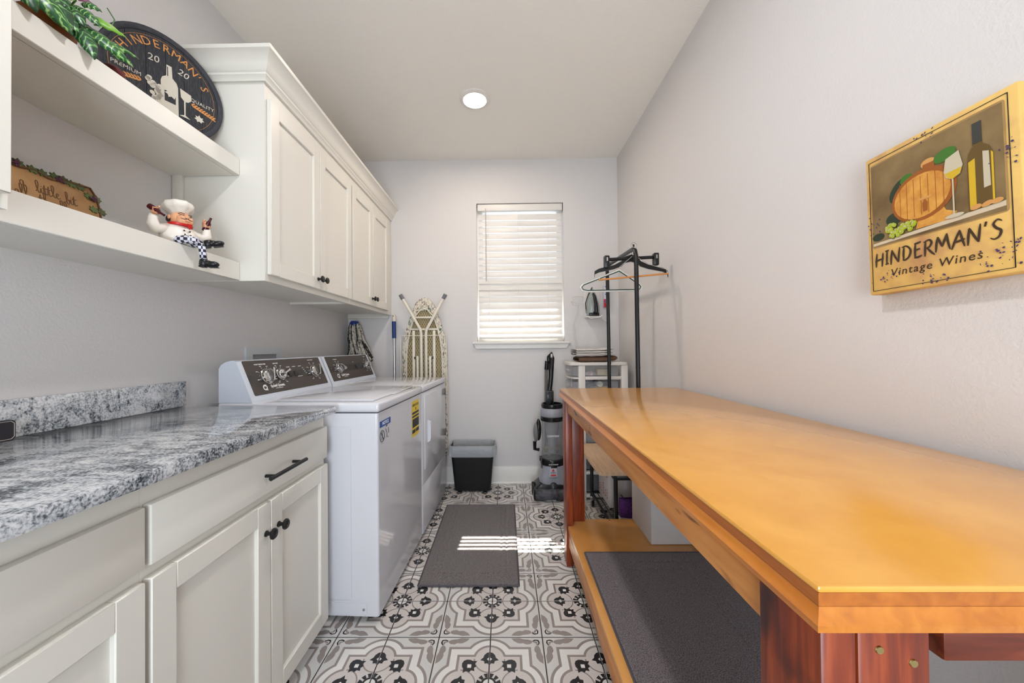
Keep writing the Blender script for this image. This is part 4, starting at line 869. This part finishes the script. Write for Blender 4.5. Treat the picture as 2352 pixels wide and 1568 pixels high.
b=MB(); b.lathe([(.082,.20),(.092,.215),(.094,.26),(.090,.285),(.084,.29)],28,M=Mv); b.box(VX-.098,VX-.075,VY-.02,VY+.01,.255,.29,r=.004); b.build('base_collar',M_vb,vc)
b=MB(); Mb_=fr((VX-.008,VY-.1265,.205),(1,0,0),(0,.12,1)); b.prism([(-.030,-.032),(.030,-.032),(.026,.030),(-.026,.030)],.006,M=Mb_); b.build('badge',mat('badge_grey',(172,176,184),.35),vc)
b=MB(); b.prism([(-.012,.008),(.012,.008),(0,.026)],.002,M=Mb_@Matrix.Translation((0,0,.006))); b.prism([(-.022,-.026),(.022,-.026),(.018,-.014),(-.018,-.014)],.002,M=Mb_@Matrix.Translation((0,0,.006))); b.build('badge_mark',mat('badge_red',(190,34,30),.4),vc)['kind']='stuff'
b=MB(); b.text('BISSELL',.0125,Mb_@Matrix.Translation((0,-.003,.0063)),bold=.0002); b.build('badge_text',M_dark,vc)['kind']='stuff'
b=MB(); b.text('cord rewind',.014,fr((VX-.006,VY-.1255,.262),(1,0,0),(0,0,1)),bold=.0003); b.build('collar_text',M_white,vc)['kind']='stuff'
b=MB(); b.lathe([(.080,.29),(.083,.30),(.083,.565),(.086,.575),(.0845,.575),(.0805,.563),(.0805,.30),(.080,.29)],32,M=Mv); b.build('dust_cup',mat('clear_cup',(176,178,180),.06,alpha=.2,spec=.7),vc)
MB().lathe([(.034,.33),(.036,.45),(.052,.50),(.056,.565)],20,M=Mv).build('cyclone_cone',mat('cone_grey',(146,146,150),.35),vc)
b=MB()
for k in range(26):
    a=2*PI*random.random(); q=random.uniform(.02,.062); b.ell((VX+q*math.cos(a),VY-.03+q*math.sin(a),random.uniform(.315,.375)),(.016,.016,.016),8)
b.build('lint',mat('lint_grey',(158,142,126),.95,bump=(200,1,.01)),vc)['kind']='stuff'
b=MB(); b.text('CLEANVIEW',.021,fr((VX-.004,VY-.1140,.47),(1,0,0),(0,0,1)),bold=.0003,sx=.8); b.build('cup_text',M_white,vc)['kind']='stuff'
b=MB(); b.lathe([(.086,.575),(.090,.582),(.090,.605),(.086,.61)],28,M=Mv); b.build('cup_band',M_vb,vc)
b=MB(); b.lathe([(.088,.61),(.092,.622),(.090,.655),(.080,.672)],28,M=Mv); b.build('filter_ring',M_vg,vc)
b=MB(); b.lathe([(.080,.672),(.084,.69),(.080,.705),(.072,.705),(.070,.692),(.0001,.69)],28,M=Mv); b.tube([(VX-.02,VY-.075,.70),(VX-.01,VY-.085,.735),(VX-.012,VY-.04,.770),(VX-.016,VY,.775)],[.012,.013,.014,.015],10); b.build('carry_handle',M_vb,vc)
b=MB(); b.box(VX-.045,VX+.020,VY+.0,VY+.06,.69,.800,r=.012); b.build('handle_socket',M_vdark,vc)
b=MB(); b.tube([(VX-.012,VY+.03,.78),(VX+.004,VY+.045,.90),(VX+.006,VY+.05,.96)],[.020,.019,.021],14); b.tube([(VX+.006,VY+.05,.95),(VX+.012,VY+.055,1.00),(VX+.018,VY+.06,1.05),(VX+.010,VY+.07,1.083),(VX-.006,VY+.08,1.06),(VX-.010,VY+.08,1.01),(VX-.004,VY+.065,.96)],[.021,.019,.018,.019,.017,.016,.017],12); b.build('handle',M_vb,vc)
MB().ell((VX+.012,VY+.050,1.066),(.012,.014,.020),12).build('handle_cap',M_chrome,vc)
b=MB(); b.tube([(VX-.034,VY+.075,.30),(VX-.036,VY+.075,.60),(VX-.030,VY+.075,.95),(VX-.026,VY+.07,1.01)],.013,12); b.build('wand',mat('wand_grey',(104,98,94),.35),vc)
MB().tube([(VX-.030,VY+.07,.96),(VX-.024,VY+.065,1.03)],.016,12).build('wand_grip',M_vb,vc)
b=MB(); b.ell((VX-.125,VY-.02,.48),(.022,.04,.075),16); b.build('tool_caddy',mat('vac_tool',(120,120,118),.3),vc)
b=MB(); b.ell((VX-.105,VY-.02,.50),(.022,.036,.085),14); b.tube([(VX-.135,VY-.02,.41),(VX-.135,VY-.02,.35),(VX-.10,VY-.02,.345)],.014,10); b.build('tool',M_vb,vc)
# ================================================================== RIGHT BACK CORNER
# plastic drawer tower: drawer fronts face the window side, its side faces the room
dt=thing('drawer_tower','white plastic drawer tower with see-through drawers in the corner by the window','drawers',(.72,2.89,0.0015))
M_pl=mat('tower_white',(222,216,210),.4); M_clear=mat('drawer_clear',(206,208,212),.12,alpha=.34,spec=.6)
DX0,DX1,DY0,DY1=.545,.912,2.725,3.045
for x in (DX0,DX1-.050):
    for y in (DY0,DY1-.04): MB().box(x,x+.050,y,y+.04,.002,1.0,r=.005).build('post',M_pl,dt)
bars=[1.0,.905,.795,.60,.40,.20,.03]
for i,z in enumerate(bars):
    if i==0:
        b=MB(); b.loft([[(x,y,zz) for x,y in rounded_rect(DX0-.065+e,DX1+.003-e,DY0-.004+e,DY1+.004-e,.03)] for e,zz in ((0,1.0005),(0,1.018),(.005,1.022))]); b.build('top',M_pl,dt); continue
    for y in (DY0,DY1-.04): MB().box(DX0+.050,DX1-.050,y+.001,y+.039,z-.012,z+.012,r=.003).build('side_bar',M_pl,dt)
    b=MB(); b.prism([(DX0-.055,DY0+.06),(DX0-.035,DY0+.01),(DX0-.0005,DY0+.002),(DX0-.0005,DY1-.002),(DX0-.035,DY1-.01),(DX0-.055,DY1-.06)],.012,M=Matrix.Translation((0,0,z-.006))); b.build('front_lip',M_pl,dt)
for z1,z0 in zip(bars,bars[1:]):
    za,zb=z0+.016,z1-.030 if z1<1 else z1-.006
    b=MB(); fx=[(DX0-.052,DY0+.062),(DX0-.034,DY0+.014),(DX0+.0,DY0+.005),(DX0+.004,DY0+.045),(DX1-.06,DY0+.045),(DX1-.06,DY1-.045),(DX0+.004,DY1-.045),(DX0,DY1-.005),(DX0-.034,DY1-.014),(DX0-.052,DY1-.062)]
    b.loft([[(x,y,za) for x,y in fx],[(x,y,zb) for x,y in fx]],cap1=False); d=b.build('drawer',M_clear,dt)
    MB().box(DX0-.066,DX0-.053,DY0+.10,DY1-.10,(za+zb)/2-.006,(za+zb)/2+.012,r=.003).build('pull',M_clear,d)
def item(name,label,cat,b,m): return tag(b.build(name,m),label,cat)
item('storage_carton','small cream carton inside the top drawer of the plastic tower','carton',MB().box(.70,.80,2.785,2.86,.9215,.968,r=.004),mat('carton_cream',(222,204,160),.7))
b=MB(); b.lathe([(.0001,0),(.05,.0),(.048,.014),(.034,.030),(.018,.034),(.0001,.030)],16,M=Matrix.Translation((.645,2.83,.9215)),lobes=(5,.12)); item('cloth_bundle','pink and white cloth bundle inside the top drawer of the plastic tower','cloth',b,mat('cloth_pink',(206,164,160),.9,var=(40,(226,222,216),.4,.6)))
b=MB(); b.lathe([(.0001,0),(.022,0),(.022,.03),(.0001,.03)],20,M=fr((.715,2.80,.8555),(1,0,0),(0,0,1))); item('jar_lid','white round lid inside the second drawer of the plastic tower','lid',b,mat('lid_white',(226,222,214),.4))
item('yellow_packet','flat yellow packet inside the second drawer of the plastic tower','packet',MB().box(.69,.80,2.782,2.85,.8115,.832,r=.004),mat('packet_yellow',(224,178,52),.5))
b=MB(); b.grid(lambda u,v:(.61+.24*u,2.87+.10*v,.813+.055*math.sin(PI*u)*math.sin(PI*v)*(1+.25*math.sin(23*u+9*v))),26,12); b.grid(lambda u,v:(.61+.24*(1-u),2.87+.10*v,.812),2,2); item('plastic_bag','crumpled clear plastic bag inside the second drawer of the plastic tower','bag',b,mat('bag_film',(150,150,156),.2,var=(30,(90,90,98),.4,.6)))
item('dark_folder','dark folded cloth filling the bottom drawer of the plastic tower','cloth',MB().box(.61,.83,2.79,2.97,.048,.15,r=.012),mat('cloth_dark',(30,28,30),.9))
item('maroon_pouch','maroon pouch inside a lower drawer of the plastic tower','pouch',MB().box(.61,.80,2.785,2.95,.218,.30,r=.02,seg=3),mat('cloth_maroon',(74,34,34),.9))
# folded towels on the tower
def towel(name,label,x0,x1,y0,y1,z,h,layers,m,lift):
    t=thing(name,label,'towel',((x0+x1)/2,(y0+y1)/2,z)); hl=h/layers
    for k in range(layers):
        def fn(u,v,k=k):
            a=2*PI*v; xx=x0+(x1-x0)*u; e=min(u,1-u)*(x1-x0); q=min(1,(e/.012))**.5 if e<.012 else 1
            yc,yr=(y0+y1)/2,(y1-y0)/2; c,s_=math.cos(a),math.sin(a); 
            yy=yc+yr*math.copysign(abs(c)**.35,c)*(.985+.015*q); zz=z+.0006+hl*k+hl/2+hl/2*.97*math.copysign(abs(s_)**.5,s_)*max(.5,q)+lift*(max(0,u-.55)/.45)**2*(k+1)/layers+.0012*math.sin(xx*70+k*2)*(1 if s_>0 else 0)
            return (xx,yy,max(zz,z+.0004))
        b=MB(); b.grid(fn,30,28); b.build('fold',m,t,angle=180)
    return t
towel('brown_towel','folded brown towel on top of the plastic drawer tower',.555,.845,2.76,3.0,1.0225,.040,1,mat('towel_brown',(112,84,66),.95,bump=(700,.8,.004)),.010)
towel('white_towel','folded white towel on top of the brown towel',.535,.825,2.75,2.99,1.0745,.048,3,mat('towel_white',(228,222,214),.95,bump=(700,.8,.004)),.016)
# garment rack
gr=thing('garment_rack','black metal garment rack with a light wooden shelf behind the work table','rack',(.74,2.35,0.0015))
RX0,RX1,RY0,RY1,RZ=.612,.880,2.06,2.63,1.70; RXc=.748
for x in (RX0,RX1):
    for y in (RY0,RY1):
        MB().tube([(x,y,.075),(x,y,.421)],.0115,12).build('post',M_black,gr)
        c=MB(); c.lathe([(.0001,-.010),(.020,-.010),(.024,-.006),(.024,.006),(.020,.010),(.0001,.010)],18,M=fr((x,y-.012,.0262),(0,1,0),(0,0,1))); k=c.build('caster_wheel',M_blackp,gr)
        MB().box(x-.014,x+.014,y-.022,y+.012,.040,.075,r=.003).build('caster_fork',M_chrome,k)
for x in (RX0,RX1): 
    MB().tube([(x,RY0,.098),(x,RY1,.098)],.008,10).build('base_rail',M_black,gr); MB().box(x-.010,x+.010,RY0,RY1,.392,.417,r=.002).build('shelf_rail',M_black,gr)
for y in (RY0,RY1): 
    MB().tube([(RX0,y,.098),(RX1,y,.098)],.008,10).build('base_rail',M_black,gr); MB().box(RX0,RX1,y-.010,y+.010,.392,.417,r=.002).build('shelf_rail',M_black,gr)
for k in range(9):
    x=RX0+(RX1-RX0)*(k+1)/10; MB().tube([(x,RY0,.108),(x,RY1,.108)],.003,6).build('grid_wire',M_black,gr)
b=MB(); b.prism(rounded_rect(.515,.935,2.04,2.655,.03),.018,M=Matrix.Translation((0,0,.4215))); b.build('shelf',M_ply,gr)
MB().tube([(RXc+.004,RY0+.005,.44),(RXc,RY0+.005,.80),(RXc-.004,RY0+.005,RZ-.05),(RXc-.005,RY0+.018,RZ-.014),(RXc-.006,RY0+.05,RZ),(RXc-.008,RY1-.03,RZ+.02),(RXc-.008,RY1-.01,RZ+.01),(RXc-.008,RY1,RZ-.02)],.0125,14).build('hanging_rail',M_black,gr)
MB().tube([(RXc-.008,RY1,RZ-.02),(RXc-.004,RY1,1.2),(RXc,RY1,.44)],.0125,14).build('upright',M_black,gr)
for y,z in ((RY0+.005,1.02),(RY1,1.02)): MB().tube([(RXc-.001,y,z-.003),(RXc-.001,y,z+.003)],.0133,14).build('joint',M_blackp,gr)
MB().lathe([(.004,0),(.004,.006),(.0055,.008),(.0055,.013),(.0001,.015)],10,M=Matrix.Translation((RXc-.006,RY0+.035,RZ+.010))).build('thumb_screw',M_black,gr)
# hangers
def hook(y,x,z,r,h,rot=0):
    """S of wire from the rail (centre z) down to z-h"""
    pts=[]
    for k in range(11):
        a=R(200-26*k); pts.append((x+r*math.cos(a),y+rot*math.cos(a)*r,z+r*math.sin(a)))
    pts+= [(x+r*.35,y,z-r*1.0),(x,y,z-r*1.35),(x,y,z-h)]
    return pts
hz=RZ+.004
t=thing('plastic_hanger','white plastic hanger with dark green lining on the garment rack','hanger',(.70,2.36,1.48))
y=2.36; X0=.695; z0=1.645
MB().tube(hook(y,RXc-.007,hz+.014,.017,.058),.0016,6).build('hook',mat('hook_white',(220,218,212),.4),t)
tri=[(X0-.005,y,z0-.012),(X0+.012,y,z0-.012),(X0+.175,y,z0-.105),(X0+.190,y,z0-.125),(X0+.182,y,z0-.142),(X0+.165,y,z0-.145),(X0-.165,y,z0-.148),(X0-.196,y,z0-.142),(X0-.206,y,z0-.124),(X0-.192,y,z0-.107)]
tri=[(RXc-.007 if k<2 else a,b_,c) for k,(a,b_,c) in enumerate(tri)]
MB().tube(tri,.0062,10,closed=True).build('frame',mat('hanger_white',(228,226,220),.35),t)
MB().tube([(a*.955+X0*.045,b_-.0055,(c-(z0-.09))*.90+(z0-.09)) for a,b_,c in tri],.0032,8,closed=True).build('green_lining',mat('hanger_green',(18,62,52),.4),t)
t=thing('clip_hanger','black hanger with two trouser clips on the garment rack','hanger',(.74,2.13,1.5)); y=2.125; X0=.735; z0=1.655
MB().tube(hook(y,RXc-.006,hz+.014,.017,.060),.0016,6).build('hook',M_chrome,t)
b=MB(); b.loft([[(x,y-.004*th,z),(x,y+.004*th,z),(x,y+.004*th,z+hh),(x,y-.004*th,z+hh)] for x,z,hh,th in [(X0-.212,z0-.112,.012,1),(X0-.210,z0-.095,.020,1),(X0-.185,z0-.083,.022,1),(X0-.10,z0-.066,.024,1.2),(X0-.055,z0-.050,.030,1.4),(X0-.035,z0-.030,.036,1.6),(X0,z0-.022,.040,1.8),(X0+.035,z0-.030,.036,1.6),(X0+.055,z0-.050,.030,1.4),(X0+.10,z0-.066,.024,1.2),(X0+.185,z0-.083,.022,1),(X0+.210,z0-.097,.020,1),(X0+.214,z0-.116,.012,1)]]); b.build('arms',M_blackp,t)
MB().tube([(X0-.150,y-.002,z0-.010),(X0+.145,y-.002,z0+.002)],.010,10).build('clip_bar',M_blackp,t)
for s,dz in ((-1,-.010),(1,.002)):
    x=X0+s*.142; c=MB().box(x-.015,x+.015,y-.022,y+.014,z0+dz-.050,z0+dz+.022,r=.006).build('clip',M_blackp,t)
    MB().box(x-.004,x+.004,y-.0232,y-.0222,z0+dz-.012,z0+dz+.010,r=.0004,seg=1).build('clip_spring',M_chrome,c)
t=thing('dowel_hanger','wire hanger with wooden trouser bar on the garment rack','hanger',(.73,2.09,1.5)); y=2.095; X0=.735; z0=1.655
MB().tube(hook(y,RXc-.006,hz+.0145,.017,.055)+[(X0-.09,y,z0-.072),(X0-.185,y,z0-.118),(X0-.192,y,z0-.128)],.0014,6).build('wire',M_chrome,t)
MB().tube([(RXc-.006,y,hz+.0145-.055),(X0+.09,y,z0-.045),(X0+.19,y,z0-.075),(X0+.198,y,z0-.098)],.0014,6).build('wire',M_chrome,t)
MB().tube([(X0-.194,y,z0-.132),(X0+.202,y,z0-.100)],.0055,10).build('wooden_bar',mat('dowel_wood',(198,134,72),.5),t)
# printed box on the rack's bottom grid
pb=thing('printed_box','white cardboard box with red print on the bottom of the garment rack','box',(.77,2.48,.112))
MB().box(.655,.875,2.34,2.605,.1120,.388,r=.003).build('body',mat('box_offwhite',(206,198,194),.8),pb)
b=MB()
for k in range(5):
    yy=2.57-.045*k; [b.box(.6544,.6549,yy-.006+.004*(j%2),yy+.006,.15+.016*j,.161+.016*j) for j in range(3+k%3)]
for k in range(2): b.tube([(.6547,2.50-.10*k+.016*math.cos(q*.5),.30+.016*math.sin(q*.5)) for q in range(13)],.0012,4)
b.build('red_print',mat('print_red',(168,52,58),.7),pb)['kind']='stuff'
MB().box(.690,.722,2.3385,2.3398,.1120,.388).build('tape',mat('tape_tan',(196,180,164),.3),pb)
# purple shoe
sh=thing('purple_shoe','purple sneaker with white sole on the bottom of the garment rack','shoe',(.77,2.17,.112))
def sring(u):
    L=.25; x=.665+L*u; hw=.040*(math.sin(PI*min(1,max(.04,u*.92+.06)))**.5)*(1.05-.12*abs(u-.7)); return x,hw
b=MB(); rs=[]
for k in range(13):
    u=k/12; x,hw=sring(u); rs.append([(x,2.17-hw*1.06,.1125),(x,2.17+hw*1.06,.1125),(x,2.17+hw*1.1,.14),(x,2.17-hw*1.1,.14)])
b.loft(rs); b.build('sole',mat('sole_white',(206,200,198),.6),sh)
b=MB(); rs=[]
for k in range(13):
    u=k/12; x,hw=sring(u); hh=.105 if u<.35 else (.105-.055*((u-.35)/.65)); op=max(0,1-abs(u-.2)/.2)
    rs.append([(x,2.17-hw,.14),(x,2.17-hw*1.0,.14+hh*.45),(x,2.17-hw*(.62+.15*op),.14+hh*.88),(x,2.17-hw*.42*(1-.2*op),.14+hh*(1-.0*op)),(x,2.17,.14+hh*(1-.62*op)),(x,2.17+hw*.42*(1-.2*op),.14+hh),(x,2.17+hw*(.62+.15*op),.14+hh*.88),(x,2.17+hw,.14+hh*.45),(x,2.17+hw,.14)])
b.loft(rs); b.build('upper',mat('mesh_purple',(92,40,110),.8,var=(120,(66,26,84),.4,.6)),sh,angle=60)
b=MB()
for k in range(4): x=.755+.022*k; b.tube([(x,2.145,.235-.010*k),(x+.006,2.17,.243-.010*k),(x,2.195,.235-.010*k)],.003,6)
b.tube([(.69,2.145,.245),(.675,2.17,.262),(.69,2.195,.245)],.004,6); b.build('laces',mat('lace_dark',(48,22,56),.8),sh)
# wall iron holder with iron, and the red carton behind the rack
ih=thing('iron_holder','white wire iron holder fixed to the wall beside the window','holder',(.66,3.06,1.40))
M_wire=mat('wire_white',(226,224,220),.4)
b=MB().box(.665,.80,3.078,3.0865,1.38,1.62,r=.003); b.build('back_plate',mat('holder_white',(214,210,206),.5),ih)
MB().tube([(.665,3.075,1.56),(.60,3.06,1.565),(.565,3.045,1.555),(.575,3.03,1.53)],.0028,6).build('cord_hook',M_wire,ih)
MB().tube([(.665,3.075,1.50),(.60,3.06,1.505),(.555,3.045,1.515),(.565,3.03,1.49),(.62,3.03,1.487)],.0028,6).build('cord_hook',M_wire,ih)
MB().tube([(.675,3.07,1.385),(.675,2.985,1.385),(.70,2.97,1.372),(.77,2.97,1.378),(.795,2.985,1.395),(.795,3.07,1.395)],.004,6).build('tray_wire',M_wire,ih)
b=MB(); b.prism(rounded_rect(.675,.795,2.975,3.075,.02),.006,M=Matrix.Translation((0,0,1.383))); b.build('tray',mat('holder_white'),ih)
MB().tube([(.795,3.06,1.40),(.83,3.06,1.36),(.86,3.06,1.34)],.003,6).build('side_wire',M_wire,ih)
ir=thing('clothes_iron','grey and black clothes iron standing upright in the wall holder','iron',(.735,3.02,1.3895))
io=[(-.052,0),(.052,0),(.056,.04),(.050,.11),(.030,.18),(.006,.232),(0,.236),(-.006,.232),(-.030,.18),(-.050,.11),(-.056,.04)]
Mi2=fr((.733,3.062,1.391),(1,0,0),(-.02,-.05,1))
MB().prism(io,.010,M=Mi2).build('soleplate',M_chrome,ir)
b=MB(); b.loft([[(x*k,y*k+.012*(1-k)*4,z) for x,y in io] for k,z in ((.98,.0105),(.95,.03),(.80,.045),(.60,.052))],M=Mi2); b.build('housing',mat('iron_grey',(150,156,152),.3),ir)
b=MB(); b.tube([(.012,.03,.045),(.014,.04,.078),(.010,.10,.086),(.004,.16,.070),(0,.19,.035)],[.018,.017,.014,.013,.010],12,M=Mi2); b.box(-.04,.045,.004,.03,.02,.06,r=.006,M=Mi2); b.build('handle',M_blackp,ir)
MB().tube([(-.052,.03,.012),(-.058,.11,.012),(-.035,.18,.012),(0,.243,.012)],.004,6,M=Mi2).build('edge_strip',M_dark,ir)
b=MB()
cord=[(.62,3.05,1.49),(.61,3.05,1.42),(.585,3.05,1.37),(.575,3.055,1.345),(.585,3.06,1.30),(.592,3.06,1.22),(.600,3.06,1.17),(.597,3.065,1.10),(.598,3.062,1.085),(.60,3.05,1.055)]
MB().tube(cord,.0022,6).build('power_cord',mat('cord_white',(214,210,204),.5),ir)
MB().tube([(.62,3.05,1.47),(.572,3.06,1.345),(.570,3.06,1.26),(.578,3.06,1.21),(.598,3.063,1.165)],.0022,6).build('power_cord',mat('cord_white'),ir)
rc=thing('red_carton','small white and red carton hanging on the wall in the corner beside the iron','carton',(.852,3.07,1.46))
MB().box(.828,.876,3.055,3.085,1.468,1.655,r=.002).build('body',mat('carton_white',(206,206,214),.5),rc); MB().box(.8275,.8765,3.0535,3.0545,1.468,1.535).build('red_band',mat('carton_red',(190,30,40),.5),rc)
MB().prism(ellp(.852,1.515,.014,.016),.0005,M=fr((0,3.0533,0),(1,0,0),(0,0,1))).build('blue_mark',mat('carton_blue',(60,110,190),.5),rc)
b=MB(); [b.box(.845-.006*(k%2),.855,3.0540,3.0549,1.555+.016*k,1.565+.016*k) for k in range(6)]; b.build('blue_print',mat('carton_blue'),rc)['kind']='stuff'
for n in ('lettering','dial_marks','ink_spots','label_print','sticker_drawing','sticker_text','orange_print','cream_print','dark_print','painting','grade_stamp'):
    for o in bpy.data.objects:
        if o.name.split('.')[0]==n: o['kind']='stuff'
